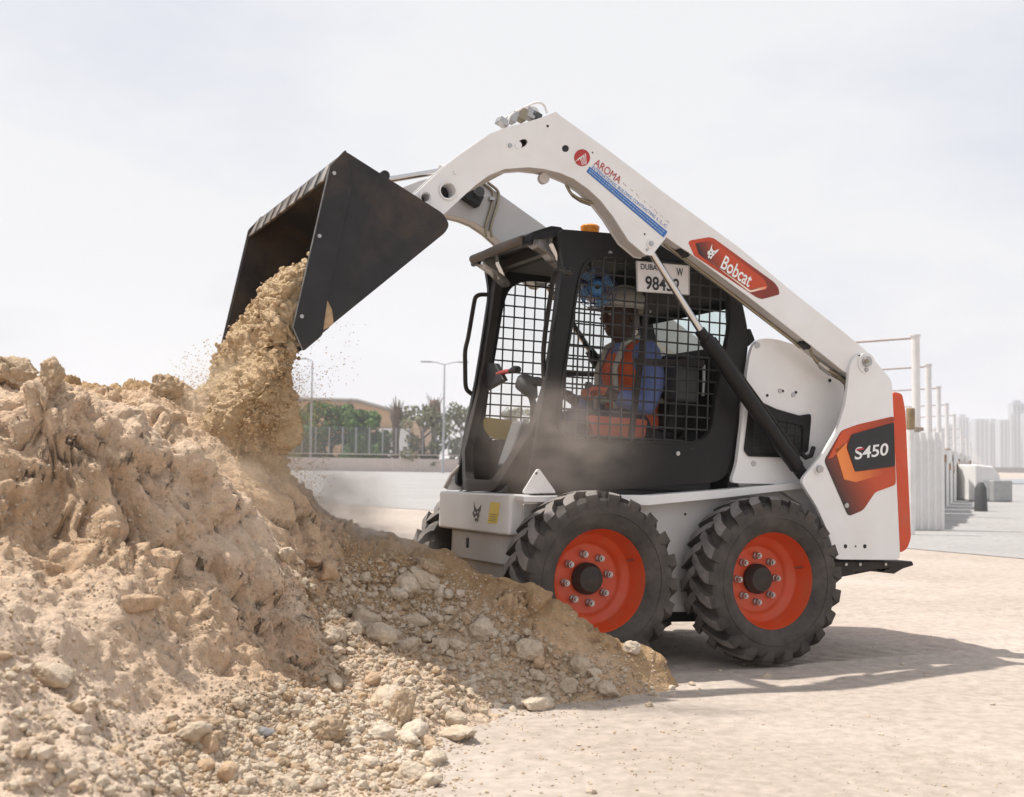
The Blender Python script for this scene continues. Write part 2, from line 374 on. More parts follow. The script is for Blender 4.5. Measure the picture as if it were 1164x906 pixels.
# side decal with the number
OR = (.70, .13, .02)
p0, p1 = P(1016, 480, -.622), P(950, 570, -.622)
gd = grad('decal_orange_to_dark', (.50, .062, .012), (.022, .014, .012), P(985, 530, -.622), P(950, 556, -.622))
decal([(1016.3, 473), (1018.3, 551), (994.7, 559.5), (981, 580), (964, 587), (936.5, 523.5), (956, 489.5), (975, 482.5)], -.6202, gd, rb, rd=.02)
gd2 = grad('decal_orange_band', (.58, .075, .014), (.26, .035, .010), P(955, 500, -.62), P(1017, 476, -.62))
decal([(957, 490.5), (975, 483.5), (1016, 474.2), (1016, 478.5), (968, 491.5), (960.5, 505), (946.5, 520), (941, 521.5)], -.6220, gd2, rb)
gd3 = grad('decal_flame', (.80, .24, .05), (.48, .06, .012), P(962, 548, -.62), P(1005, 538, -.62))
decal([(949, 510), (962.5, 503), (962, 510), (971.5, 536.5), (1017.6, 531), (1017.8, 535), (973, 548), (959.5, 545)], -.6220, gd3, rb)
decal([(968, 494), (1016, 480), (1017.2, 530), (971.8, 536), (963, 507.5)], -.6236, BLK, rb, rd=.012)
gr = MB()
for k in range(14): a, b = P(968+k*3.4, 492.5-k*.95, -.6253), P(970+k*3.4, 500-k*.95, -.6253); gr.tube([a, b], .0007, 4)
gr.build('decal_hatching', flat('decal_grey', (.05, .05, .052)), rb, smooth=0)
a, b = P(971.5, 522.3, -.6256), P(1010.5, 516.5, -.6256)
put_text('S450', a, b, WHT, rb, 'model_lettering', bold=.018, shear=.18, height=.056)
MB().slab([tr([(973.6, 510.2), (982.2, 508.8), (981.8, 511.0), (973.2, 512.4)], -.6256)], -.6275, -.6262).build('lettering_accent', RED, rb, smooth=0)

# white engine side panel and vent
ep = tr([(848, 421), (851, 402), (856, 389), (866, 384.5), (882, 386), (905, 393), (935, 420), (968, 445), (990, 560), (909, 551), (829, 549), (836, 528), (843, 470)], -.45)
EP = roundp(ep, .03, 3)
for s in (-1, 1): MB().slab([EP], s*.45-.012, s*.45+.012).build('engine_side_panel', WHITE, rb, bev=.004)
vo = roundp(tr([(851.5, 455), (866, 458), (881, 465), (907, 472.5), (920, 470.5), (920.5, 476), (917, 513), (903, 520.5), (850, 519), (845, 512), (848, 486)], -.462), .012)
vi = roundp(tr([(856, 478), (868, 474), (882, 478), (911, 484), (910.5, 510), (900, 514), (856, 515), (853.5, 508)], -.462), .015)
MB().slab([vo, vi], -.474, -.4625).build('vent_frame', BLACK, rb, bev=.002)
MB().slab([vi], -.4635, -.4622).build('vent_backing', DARK, rb, smooth=0)
g = MB()
for k in range(6): x = 857+k*9.5; g.tube([P(x+1, 474, -.468), P(x-1.5, 516, -.468)], .0022, 6)
for k in range(4): y = 483+k*8.6; g.tube([P(852, y-1, -.468), P(913, y+4, -.468)], .0022, 6)
g.build('vent_grille', BLACKD, rb)
for x, y, r in ((860.5, 392.5, 3), (886.5, 444.5, 2.2), (889.5, 444.5, 1.3), (901.5, 449, 2.2), (904.5, 446, 1.3), (872, 449.5, 1.3), (856.5, 527, 2.6), (943, 432.5, 1.6)):
    disc(rb, 'panel_bolt', x, y, -.4622, r, STEEL if r > 2 else DARK, .004)
MB().box((1.02, 0, 1.12), (.30, .86, .62)).build('engine_cover', WHITE2, rb, bev=.02)

# ---------- lift arms
arm_top = [(471.5, 221), (502.5, 191.6), (529, 171.5), (556, 152.5), (578, 144), (600, 138.5), (618.7, 132.4), (632, 127), (637, 131.5), (690, 169.5), (755, 219), (841, 282), (905, 335), (961, 379), (985, 399)]
arm_bot = [(990, 412), (985, 424), (972, 430), (958, 421), (905, 379), (848, 335), (782, 286), (768, 277), (757.6, 269.5), (741, 290.5), (733, 289), (715, 274), (697, 246), (683, 228), (668.7, 214.7), (652, 203), (636.6, 196.5), (618.7, 192), (601, 190), (574, 192), (556, 199), (540.5, 210.5), (527, 222.7), (513.7, 235), (504.8, 243.5), (495, 240), (484, 233.5), (475, 227)]
AO = tr(arm_top+arm_bot, -.60)
bighole = lambda x, y, r: [P(x+r*math.cos(a), y+r*math.sin(a), -.60) for a in [2*PI*k/18 for k in range(18)]]
slot = [P(x, y, -.60) for x, y in ((587.5, 165.5), (589, 161), (594, 158), (598.5, 158.2), (600, 161.5), (598, 165), (593, 168), (589, 168.2))]
arms = []
for s in (-1, 1):
    am = part('lift_arm'); arms.append(am)
    y0, y1 = sorted((s*.60, s*.495))
    out = [y0, y0+.010] if s < 0 else [y1-.010, y1]
    o = MB().slab([AO, bighole(509, 217, 8.2), bighole(483.5, 224.4, 4.8), slot, bighole(642.8, 168.8, 4)], *out).build('outer_plate', WHITE, am, smooth=0)
    out = [y1-.010, y1] if s < 0 else [y0, y0+.010]
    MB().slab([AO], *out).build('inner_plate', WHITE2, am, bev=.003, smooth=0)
    # the wrapper between the two plates
    mbb = MB(); n = len(AO); cx = sum((p for p in AO), Vector())/n
    A2 = []
    for i, p in enumerate(AO):
        t = (AO[(i+1) % n]-AO[i-1]).normalized(); nn = Vector((t.z, 0, -t.x)); A2.append(p+nn*.006*(1))
    sgn = 1
    cen = P(640, 165, -.6)
    # decide inward direction by polygon area
    ar = sum(AO[i].x*AO[(i+1) % n].z-AO[(i+1) % n].x*AO[i].z for i in range(n))
    if ar > 0: A2 = [AO[i]-(A2[i]-AO[i]) for i in range(n)]
    ya, yb = y0+.010, y1-.010
    V = [(p.x, ya, p.z) for p in A2]+[(p.x, yb, p.z) for p in A2]
    mbb.add(V, [(i, (i+1) % n, (i+1) % n+n, i+n) for i in range(n)])
    mbb.build('edge_wrapper', WHITE2, am, smooth=50)
    # bushings in the front holes
    for x, y, r in ((509, 217, 9.6), (483.5, 224.4, 6.2)):
        c = P(x, y, -.6); k = r/240
        MB().lathe([(k, s*.603), (k*.98, s*.606), (k*.86, s*.606), (k*.80, s*.60), (k*.80, s*.50)], (c.x, 0, c.z), 28).build('bushing', WHITE, am, smooth=50)
        MB().cyl((c.x, s*.53, c.z), (c.x, s*.522, c.z), k*.8).build('bushing_core', DARK, am)
    sy = s*.60
    def sdisc(name, x, y, r, m, h, base=0):
        c = P(x, y, -.6); k = r/240; MB().cyl((c.x, s*(.60+base), c.z), (c.x, s*(.60+base+h), c.z), k, 20).build(name, m, am, smooth=30)
    sdisc('arm_boss', 642.8, 168.8, 3.4, DARK, -.03); sdisc('arm_bolt', 517.5, 196, 2.2, WHITE, .006); sdisc('arm_bolt', 579.5, 165.5, 2.2, STEEL, .006); sdisc('slot_pin', 589, 165, 4, WHITE, .003)
    sdisc('small_hole', 622.5, 143.3, 1.4, DARK, .0012); sdisc('small_hole', 673.5, 173.5, .9, DARK, .0012); sdisc('small_hole', 732.8, 266.2, 1.1, DARK, .0012)
    sdisc('cylinder_boss', 739, 277.5, 4.6, WHITE, .006); sdisc('cylinder_pin', 739.3, 277.2, 2.7, STEEL, .012); sdisc('cylinder_bolt', 735.5, 284, 1.4, STEEL, .006)
am = arms[0]
# cross tube between the arms near the front
c = P(592, 172, -.6); MB().cyl((c.x, -.50, c.z), (c.x, .50, c.z), .05, 28).build('arm_cross_tube', WHITE2, arms[1], smooth=30)
# hydraulic tubes under the near arm
t1 = tr([(762, 272), (772, 280), (787, 290.5), (848, 337), (905, 381), (916, 390)], -.55)
MB().tube(t1, .0085, 10).build('hydraulic_tube', BRASS, am); MB().tube([p+Vector((-.010, .03, -.018)) for p in t1], .0085, 10).build('hydraulic_tube', BRASS, am)
cl = P(777, 286, -.56); MB().box(cl, (.055, .05, .032), Matrix.Rotation(R(37), 3, 'Y')).build('tube_clamp', BLACK, am, bev=.006)
cl = P(915, 391, -.56); MB().box(cl, (.05, .05, .035), Matrix.Rotation(R(37), 3, 'Y')).build('tube_clamp', BLACK, am, bev=.006)
for k, (dx, dy) in enumerate(((0, 0), (3, 5))):
    hp = [P(x+dx, y+dy, -.55+.03*k) for x, y in ((916, 391), (921, 397), (923, 404), (930, 412), (941, 420), (953, 427), (960, 434))]
    MB().tube(hp, [.006, .006, .0065, .009, .009, .0085, .0085], 10).build('arm_hose', BRASS, am, smooth=60)
    MB().cyl(hp[3], hp[4], .0125, 6).build('hose_fitting', STEEL, am)
hp = tr([(946, 421), (955, 424), (962, 432), (963, 448)], -.52); MB().tube(hp, .013, 10).build('rubber_hose', DARK, am, smooth=60)
# loose hoses under the arm bend
for k in range(3):
    hp = [P(x+k*1.5, y+k*2, -.52+.02*k) for x, y in ((643, 210), (648, 219), (657, 225), (668, 229), (680, 232), (690, 243), (700, 258))]
    MB().tube(hp, .006, 8).build('arm_hose', BRASS, am, smooth=60)
c = P(618, 203, -.52); MB().cyl((c.x, -.505, c.z), (c.x, -.53, c.z), .024, 20).build('bend_lug', WHITE2, am)
# guard loop and valve fittings on top of the arm bend
lp = tr([(577, 141), (579, 132), (585, 127.5), (607, 117), (614, 116.2), (619, 119.5), (622, 129)], -.57)
MB().tube(roundp(lp, .02, closed=False), .0055, 8).build('hose_guard', WHITE, am, smooth=60)
MB().tube([p+Vector((0, .07, 0)) for p in roundp(lp, .02, closed=False)], .0055, 8).build('hose_guard', WHITE, am, smooth=60)
for x, y, w, h, m in ((571, 139, .05, .03, STEEL), (583, 134, .03, .05, STEEL), (593, 131, .04, .055, BRASS), (602, 130, .045, .045, STEEL), (608, 132, .05, .03, GREYP)):
    MB().box(P(x, y, -.55), (w, .05, h), Matrix.Rotation(R(20), 3, 'Y')).build('valve_fitting', m, am, bev=.005)
hh = tr([(588, 133), (594, 125), (601, 124), (607, 131)], -.545); MB().tube(roundp(hh, .02, closed=False), .006, 8).build('fitting_hose', STEEL, am, smooth=60)
# tubes and coupler block on the inner face of the far arm
fa = arms[1]
MB().box(P(536, 224, .46), (.11, .06, .07), Matrix.Rotation(R(25), 3, 'Y')).build('coupler_block', DARK, fa, bev=.01)
c = P(543, 219, .44); MB().cyl(c, c+Vector((0, -.03, 0)), .028, 18).build('coupler_cap', GREYP, fa, bev=.003)
for dx in (0, 6):
    hp = [P(x+dx, y, .485) for x, y in ((548, 207), (561, 217), (561, 226), (556, 243), (551, 259), (553, 270))]
    MB().tube(roundp(hp, .03, closed=False), .008, 8).build('inner_tube', BRASS, fa, smooth=60)
MB().box(P(559, 226, .48), (.03, .02, .02)).build('tube_clamp', STEEL, fa, bev=.003)

# decals of the near arm
YD = -.6005
decal([(x, y) for x, y in [(661.6+9*math.cos(2*PI*k/28), 179.3+9.6*math.sin(2*PI*k/28)) for k in range(28)]], YD, RED, am, 'round_emblem')
st = MB()
for k in range(5):
    st.tube([P(654+k*3, 184-k*1.6, YD-.0018), P(659+k*1.6, 179-k*1.2, YD-.0018)], .0016, 4); st.tube([P(659+k*1.6, 179-k*1.2, YD-.0018), P(662+k*1.1, 187.5-k*.3, YD-.0018)], .0016, 4)
st.build('emblem_stripes', WHT, am, smooth=0)
put_text('AROMA', P(674.6, 187.2, YD-.001), P(703.5, 209.3, YD-.001), RED, am, 'owner_lettering', bold=0, height=.036)
put_text('INTERNATIONAL BUILDING CONTRACTING', P(672.5, 191.0, YD-.001), P(744, 248.3, YD-.001), BLUE, am, 'owner_lettering', bold=0, height=.0155)
put_text('L.L.C', P(746, 250, YD-.001), P(757.5, 259.2, YD-.001), BLUE, am, 'owner_lettering', bold=.0, height=.0145)
decal([(670.2, 189.5), (758.6, 263.5), (754.3, 270.0), (666.6, 195.2)], YD, BLUE, am, 'blue_band')
ms = MB()
for row in (.30, .68):
    t = .02
    while t < .98:
        w = random.uniform(.008, .03)
        a = Vector((670.2, 189.5, 0)).lerp(Vector((758.6, 263.5, 0)), t); b_ = Vector((666.6, 195.2, 0)).lerp(Vector((754.3, 270, 0)), t)
        q = a.lerp(b_, row); e = q+Vector((88.4, 74, 0))*w
        ms.tube([P(q.x, q.y, YD-.002), P(e.x, e.y, YD-.002)], .0022, 4); t += w+random.uniform(.004, .012)
ms.build('band_print', flat('decal_pale_blue', (.42, .55, .72)), am, smooth=0)
ms = MB(); t = 0
while t < .97:
    w = random.uniform(.008, .04); q = Vector((703, 203, 0)).lerp(Vector((763, 255, 0)), t); e = q.lerp(q+Vector((60, 52, 0)), w)
    if random.random() < .75: ms.tube([P(q.x, q.y+random.uniform(-1, 1), YD-.0012), P(q.x*.5+e.x*.5, e.y+random.uniform(-1.5, 1), YD-.0012), P(e.x, e.y, YD-.0012)], .0008, 4)
    t += w+random.uniform(.005, .02)
ms.build('script_lettering', flat('decal_faded_red', (.38, .22, .22)), am, smooth=0)
# brand panel
g1 = grad('brand_panel_red', (.52, .055, .012), (.20, .022, .010), P(790, 285, -.6), P(872, 328, -.6))
decal([(782.3, 275.5), (784.5, 273.3), (806, 269.6), (812, 271.3), (880, 321), (885, 328), (885.8, 334.8), (866.5, 340), (860, 338), (789, 290.5)], YD, g1, am, 'brand_panel', rd=.008)
g2 = grad('brand_panel_inner', (.02, .014, .014), (.50, .055, .012), P(795, 288, -.6), P(815, 276, -.6))
decal([(790.5, 276.5), (807, 273.8), (813, 275.8), (868, 317), (872, 325), (853, 330.5), (794.5, 289)], YD-.0018, g2, am, 'brand_panel_inner', rd=.006)
g3 = grad('brand_flame', (.9, .75, .6), (.80, .14, .02), P(855, 332, -.6), P(873, 326, -.6))
decal([(801, 292.5), (852.5, 328.6), (872.3, 325.3), (870, 328.6), (853, 332.2), (850, 330.6)], YD-.0018, g3, am, 'brand_flame')
ux = (P(840, 315, -.6)-P(800, 286, -.6)).normalized(); uy = Vector((ux.z*-1, 0, ux.x))
cat_mark(P(809.6, 287.5, YD-.0042), ux*.9+uy*.25, uy, .044, WHT, am, BLK)
put_text('Bobcat', P(818.5, 303.8, YD-.0040), P(851, 326.5, YD-.0040), WHT, am, 'brand_lettering', bold=.016, height=.066)

# ---------- lift cylinders
a, b = P(906, 531, -.54), P(802, 385, -.54); c_ = P(741, 288, -.54)
for s in (-1, 1):
    cy = part('lift_cylinder'); f = lambda p: Vector((p.x, s*.54, p.z))
    A, B_, C_ = f(a), f(b), f(c_)
    MB().cyl(A, B_, .036, 28).build('barrel', BLACK, cy, smooth=30, bev=.003)
    d = (B_-A).normalized(); MB().cyl(B_-d*.004, B_+d*.05, .027, 24).build('gland', BLACK, cy, smooth=30, bev=.004)
    MB().cyl(A-d*.055, A-d*.002, .03, 20).build('barrel_foot', DARK, cy, bev=.006)
    MB().cyl(B_, C_, .0165, 20).build('rod', CHROME, cy, smooth=30)
    off = Vector((.038, 0, .026))*1.05
    MB().tube([B_+off*.9-d*.02, B_+off*.9-d*.1, A+off+d*.35, A+off+d*.06, A+off*.5-d*.01], .006, 8).build('cylinder_tube', BLACKD, cy, smooth=60)
c = P(916, 520, -.53); MB().tube([c+Vector((-.03, 0, .02)), c, c+Vector((.03, 0, .01)), c+Vector((.06, .02, .05))], .012, 10).build('cylinder_hose', DARK, ROOT, smooth=60)
# tilt cylinder between bucket and arms
MB().cyl(P(437, 205, .25), P(505, 194, .25), .016, 16).build('tilt_rod', CHROME, ROOT, smooth=30)
MB().cyl(P(501, 194.5, .25), P(600, 182, .25), .03, 20).build('tilt_barrel', WHITE2, ROOT, smooth=30)

# ---------- bucket
bk = part('bucket')
HB = .70
sp = [(-1.224, 2.075), (-1.283, 2.000), (-1.398, 1.352), (-1.357, 1.272), (-1.236, 1.388), (-.785, 1.800), (-.768, 1.835), (-.800, 1.878)]
sp3 = [Vector((x, 0, z)) for x, z in sp]
for s in (-1, 1):
    y0, y1 = sorted((s*HB, s*(HB-.012)))
    MB().slab([roundp(sp3, .018, 3)], y0, y1).build('side_plate', BUCK, bk, bev=.002)
    st = [(-1.224, 2.079), (-1.287, 2.001), (-1.403, 1.352), (-1.357, 1.265), (-1.283, 1.335), (-1.272, 1.46), (-1.192, 1.93), (-1.205, 2.03)]
    y0, y1 = sorted((s*(HB+.012), s*(HB+.0)))
    MB().slab([roundp([Vector((x, 0, z)) for x, z in st], .012, 3)], y0, y1).build('side_cutter', BUCK, bk, bev=.003)
    for x, z in ((-1.268, 1.975), (-1.315, 1.72), (-1.37, 1.40)):
        MB().cyl((x, s*(HB+.012), z), (x, s*(HB+.018), z), .008, 12).build('cutter_bolt', STEEL, bk, bev=.001)
# bare steel on the worn front edges, scratches on the near plate
EDG = mat('bare_edge_steel', (.22, .21, .20), .4, .7, var=.4, vs=30)
for s in (-1, 1):
    MB().tube([(-1.286, s*(HB+.012), 2.0), (-1.345, s*(HB+.012), 1.67), (-1.402, s*(HB+.012), 1.355), (-1.36, s*(HB+.012), 1.27)], .0028, 6).build('worn_edge', EDG, bk)
# wrapper: top lip -> back -> rear corner -> floor -> cutting edge
wr = [Vector((x, 0, z)) for x, z in ((-1.235, 2.058), (-1.20, 2.062), (-.815, 1.868), (-.785, 1.835), (-.80, 1.79), (-.86, 1.735), (-1.355, 1.280))]
wr = roundp(wr, .06, 5, closed=False)
wi = []
for i, p in enumerate(wr):
    t = (wr[min(i+1, len(wr)-1)]-wr[max(i-1, 0)]).normalized(); wi.append(p+Vector((t.z, 0, -t.x))*.011)
mb = MB(); n = len(wr)
V = [(p.x, y, p.z) for y in (-HB+.012, HB-.012) for p in wr]+[(p.x, y, p.z) for y in (-HB+.012, HB-.012) for p in wi]
F = [(i, i+1, n+i+1, n+i) for i in range(n-1)]+[(2*n+i, 3*n+i, 3*n+i+1, 2*n+i+1) for i in range(n-1)]
F += [(0, n, 3*n, 2*n), (n-1, 3*n-1, 4*n-1, 2*n-1)]+[(i, 2*n+i, 2*n+i+1, i+1) for i in range(n-1)]+[(n+i, n+i+1, 3*n+i+1, 3*n+i) for i in range(n-1)]
mb.add(V, F).build('shell', BUCK, bk, smooth=40)
# cutting edge
ce = MB(); ce.slab([[(-1.362, 1.268), (-1.25, 1.370), (-1.26, 1.383), (-1.374, 1.279)]], -HB+.012, HB-.012); ce.build('cutting_edge', BUCK, bk, bev=.002)
# top lip flange with worn gussets
MB().slab([[(-1.252, 2.045), (-1.226, 2.066), (-1.200, 2.070), (-1.19, 2.058), (-1.24, 2.028), (-1.268, 1.965), (-1.282, 1.968)]], -HB+.014, HB-.014).build('top_lip', BUCK, bk, bev=.003)
worn = mat('worn_steel', (.30, .28, .26), .5, .2, var=.5, vs=9, dust=.8, ds=7, dcol=(.10, .07, .05), dlo=.4, dhi=.6)
for k in range(9):
    y = -.60+k*.15+random.uniform(-.02, .02)
    q1, q2 = random.uniform(.4, 1.5), random.uniform(.4, 1.3)
    o = MB(); o.hexa([(-1.289, y-.03*q1, 1.962), (-1.291, y+.05*q2, 1.962), (-1.262, y+.02*q1, 2.035), (-1.260, y-.012*q2, 2.035)], [(-1.283, y-.03*q1, 1.960), (-1.283, y+.05*q2, 1.960), (-1.25, y+.02*q1, 2.033), (-1.25, y-.012*q2, 2.033)]); o.build('wear_plate', worn, bk, smooth=0)
# hitch plate on the back
d0, d1 = Vector((-1.13, 0, 2.035)), Vector((-.83, 0, 1.885)); dd = (d1-d0).normalized(); nn = Vector((-dd.z, 0, dd.x))
for y in (-.52, -.30, .30, .52):
    MB().slab([[d0, d0+dd*.04+nn*.045, d0+dd*.22+nn*.06, d1+nn*.02, d1]], y-.008, y+.008).build('hitch_rib', BLACKD, bk, bev=.002)
MB().hexa([d0+Vector((0, -.55, 0))+nn*.01, d0+Vector((0, .55, 0))+nn*.01, d1+Vector((0, .55, 0))+nn*.01, d1+Vector((0, -.55, 0))+nn*.01],
          [d0+Vector((0, -.55, 0))+nn*.028, d0+Vector((0, .55, 0))+nn*.028, d1+Vector((0, .55, 0))+nn*.028, d1+Vector((0, -.55, 0))+nn*.028]).build('hitch_plate', BLACKD, bk, bev=.004)
c = P(438, 199, -.30); MB().cyl(c+Vector((0, 0, 0)), c+Vector((0, .04, 0)), .022, 18).build('hitch_pin', DARK, bk, bev=.003)
# dried mud near the cutter corner and floor edge
for pts_ in ([(362, 330), (370, 338), (377, 352), (379, 368), (374, 372), (366, 376), (361, 372), (368, 362), (369, 352), (364, 344)], ):
    MB().slab([roundp(tr(pts_, -.7005), .01, 3)], -.7065, -.7005).build('mud_patch', MUD, bk, bev=.002)
# ---------- cab
cab = part('cab')
YC = -.43
co = tr([(634, 262), (645, 261), (713, 267), (765, 270.5), (808, 278), (831, 300), (844, 345), (850, 374), (850.5, 396), (844, 433), (841, 458), (828, 538), (816, 548), (690, 557), (640, 558), (598, 557), (606, 520), (611, 487), (626, 410), (641, 305)], YC)
cw = tr([(683, 291), (800, 300), (815, 310), (829, 340), (829, 372), (814, 444), (808, 488), (797, 501), (655, 501), (642, 494), (635, 478), (640, 435), (649, 385), (659, 320), (666, 300)], YC)
tint = bpy.data.materials.new('smoked_glass'); tint.use_nodes = True; b = tint.node_tree.nodes['Principled BSDF']
b.inputs['Base Color'].default_value = (.90, .91, .90, 1); b.inputs['Roughness'].default_value = .02; b.inputs['Transmission Weight'].default_value = 1; b.inputs['IOR'].default_value = 1.02
CO = roundp(co, .05, 3); CWN = roundp(cw, .05, 4)
for s in (-1, 1):
    y0, y1 = sorted((s*.43, s*.405))
    MB().slab([CO, CWN], y0, y1).build('side_frame', BLACK if s < 0 else BLACK, cab, bev=.006, seg=3)
    # raised window surround
    c = sum(CWN, Vector())/len(CWN); big = [c+(p-c)*1.035 for p in CWN]; sm = [c+(p-c)*1.005 for p in CWN]
    y0, y1 = sorted((s*.4305, s*.437)); MB().slab([big, sm], y0, y1).build('window_trim', BLACK, cab, bev=.003)
    # wire grid, clipped to the window
    g = MB(); xs = [p.x for p in CWN]; zs = [p.z for p in CWN]
    def span(val, ax, oth):
        hit = []
        for i in range(len(CWN)):
            p, q = CWN[i], CWN[(i+1) % len(CWN)]
            if (p[ax]-val)*(q[ax]-val) < 0: t = (val-p[ax])/(q[ax]-p[ax]); hit.append(p[oth]+(q[oth]-p[oth])*t)
        return (min(hit), max(hit)) if len(hit) >= 2 else None
    pitch = .0585
    v = min(xs)+.03
    while v < max(xs):
        r = span(v, 0, 2)
        if r: g.cyl((v, s*.418, r[0]), (v, s*.418, r[1]), .0042, 6)
        v += pitch
    v = min(zs)+.025
    while v < max(zs):
        r = span(v, 2, 0)
        if r: g.cyl((r[0], s*.413, v), (r[1], s*.413, v), .0042, 6)
        v += pitch*.98
    g.build('window_grid', mat('grid_paint', (.022, .021, .021), .5) if s < 0 else bpy.data.materials['grid_paint'], cab, smooth=60)
    MB().slab([CWN], s*.401-.0015, s*.401+.0015).build('window_pane', tint, cab, smooth=0)
    # sliding pane frame inside the window
    fr = MB(); yy = s*.395
    for q in ([(735, 328), (741.5, 328), (720, 501), (713.5, 501)], [(722, 407), (800, 410), (800, 417), (721, 414)]):
        fr.slab([tr(q, -.395)], *sorted((yy-.006, yy+.006)))
    fr.build('sliding_frame', BLACKD, cab, bev=.003)
# window latch at far left bottom of near window: seen as small bright bolts on the lower panel
disc(cab, 'panel_bolt', 770.5, 515.5, YC, 2.2, STEEL, .004); disc(cab, 'panel_hole', 721, 513, YC, 1, DARK, .001); disc(cab, 'panel_hole', 787, 510, YC, 1, DARK, .001)
disc(cab, 'roof_bolt', 693.5, 287.5, YC, 2, STEEL, .005)
# roof: crowned slab following the side outline
rt = tr([(596, 265), (614, 262), (640, 260), (713, 266), (765, 269.5), (808, 277), (831, 299), (844, 344)], YC); rt[0] = Vector((-.25, 0, 1.905))
mb = MB(); NY = 9; V = []
for i, p in enumerate(rt):
    wy = (.31, .36, .40)[min(i, 2)]
    for k in range(NY):
        y = -wy+2*wy*k/(NY-1); V.append((p.x, y, p.z+.004+.012*(1-(y/.40)**2)))
for i, p in enumerate(rt):
    wy = (.31, .36, .40)[min(i, 2)]
    for k in range(NY):
        y = -wy+2*wy*k/(NY-1); V.append((p.x-.006*i, y, p.z-.028))
n = len(rt)*NY; F = []
for i in range(len(rt)-1):
    for k in range(NY-1):
        a = i*NY+k; F.append((a, a+1, a+NY+1, a+NY)); F.append((n+a, n+a+NY, n+a+NY+1, n+a+1))
for k in range(NY-1): F.append((k, n+k, n+k+1, k+1)); b = (len(rt)-1)*NY+k; F.append((b, b+1, n+b+1, n+b))
for i in range(len(rt)-1):
    a = i*NY; F.append((a, a+NY, n+a+NY, n+a)); a += NY-1; F.append((a, n+a, n+a+NY, a+NY))
mb.add(V, F).build('roof', BLACK, cab, smooth=40)
MB().tube([(-.25, -.29, 1.90), (-.25, .29, 1.90)], .022, 12).build('visor_edge', mat('visor_brown', (.06, .048, .042), .55, dust=.4), cab)
# far arm's window reflections are light; front lamp pods
for s in (-1, 1):
    pod = [(602, 276), (603.5, 266), (606, 263.5), (626, 258), (635, 259), (640, 262), (641, 300), (630, 297), (617, 283), (606, 280)]
    q = tr(pod, -.335); q = roundp(q, .01)
    y0, y1 = sorted((s*.262, s*.342))
    pm = part('lamp_pod', cab)
    MB().slab([roundp(tr([(600.5, 277), (602.5, 264.5), (626, 257), (637, 258.5), (641, 263), (632, 264), (607, 269), (605, 279)], -.335), .008)], y0, y1).build('pod_housing', BLACK, pm, bev=.006)
    y0, y1 = sorted((s*.268, s*.337))
    MB().slab([roundp(tr([(605, 270), (608, 267.5), (626, 264), (628.5, 265), (628, 276), (636, 293), (643, 302), (640, 306), (622, 288), (606, 277)], -.335), .008)], y0, y1).build('pod_lens', GLASS, pm, bev=.006)
    y0, y1 = sorted((s*.276, s*.328))
    MB().slab([tr([(612, 270), (624, 267), (625, 280), (633, 294), (622, 284), (612, 277)], -.335)], y0, y1).build('pod_reflector', STEEL, pm, bev=.003)
# front door frame (door missing): posts, slanted corners, sill
def bar(path, w, d, name, m, parent=cab, closed=False):   # rectangular section swept along path; w across (y-ish), d along x
    path = [Vector(p) for p in path]; N = len(path); V = []
    for i, p in enumerate(path):
        t = (path[(i+1) % N]-path[i-1]) if closed else path[min(i+1, N-1)]-path[max(i-1, 0)]
        t.normalize(); xx = Vector((1, 0, 0)); xx = (xx-t*xx.dot(t)).normalized(); yy = t.cross(xx)
        for a, b in ((-1, -1), (1, -1), (1, 1), (-1, 1)): V.append(p+xx*a*d/2+yy*b*w/2)
    F = []
    for i in range(N if closed else N-1):
        j = (i+1) % N
        for k in range(4): F.append((i*4+k, i*4+(k+1) % 4, j*4+(k+1) % 4, j*4+k))
    if not closed: F += [(3, 2, 1, 0), tuple((N-1)*4+k for k in range(4))]
    return MB().add(V, F).build(name, m, parent, bev=.006, smooth=40)
kz = P(611, 487, YC); 
bn = PX(571, 538, -.30); bf = PX(533, 546, -.28)
fp = [Vector((-.075, -.375, 1.86)), Vector((-.095, -.385, 1.60)), Vector((-.135, -.385, 1.25)), Vector((kz.x+.02, -.38, kz.z+.02)), Vector((-.285, bn.y, bn.z)), Vector((-.30, bn.y+.06, .775)),
      Vector((-.30, bf.y-.06, .775)), Vector((-.285, bf.y, .80)), Vector((-.215, .36, .95)), Vector((-.14, .385, 1.25)), Vector((-.095, .385, 1.60)), Vector((-.075, .37, 1.86)), Vector((-.07, .30, 1.90)), Vector((-.07, -.30, 1.90))]
bar(roundp(fp, .05, 4), .055, .04, 'door_frame', BLACKD, closed=True)
# lower corner panels joining the frame to the side frames
s_ = -1
for s in (-1, 1):
    yb = bn.y if s < 0 else bf.y
    A = [Vector((kz.x, s*.405, kz.z+.03)), Vector((-.275, yb+s*.01, .80)), Vector((-.28, yb+s*.01, .745)), Vector((-.19, s*.415, .745))]
    B2 = [p+Vector((.03, 0, 0)) for p in A]
    MB().hexa(A, B2).build('corner_panel', BLACKD, cab, bev=.004)
    bar([Vector((-.07, s*.413, 1.86)), Vector((-.10, s*.413, 1.6)), Vector((-.14, s*.413, 1.3)), Vector((kz.x+.03, s*.413, kz.z))], .03, .05, 'front_post', BLACK)
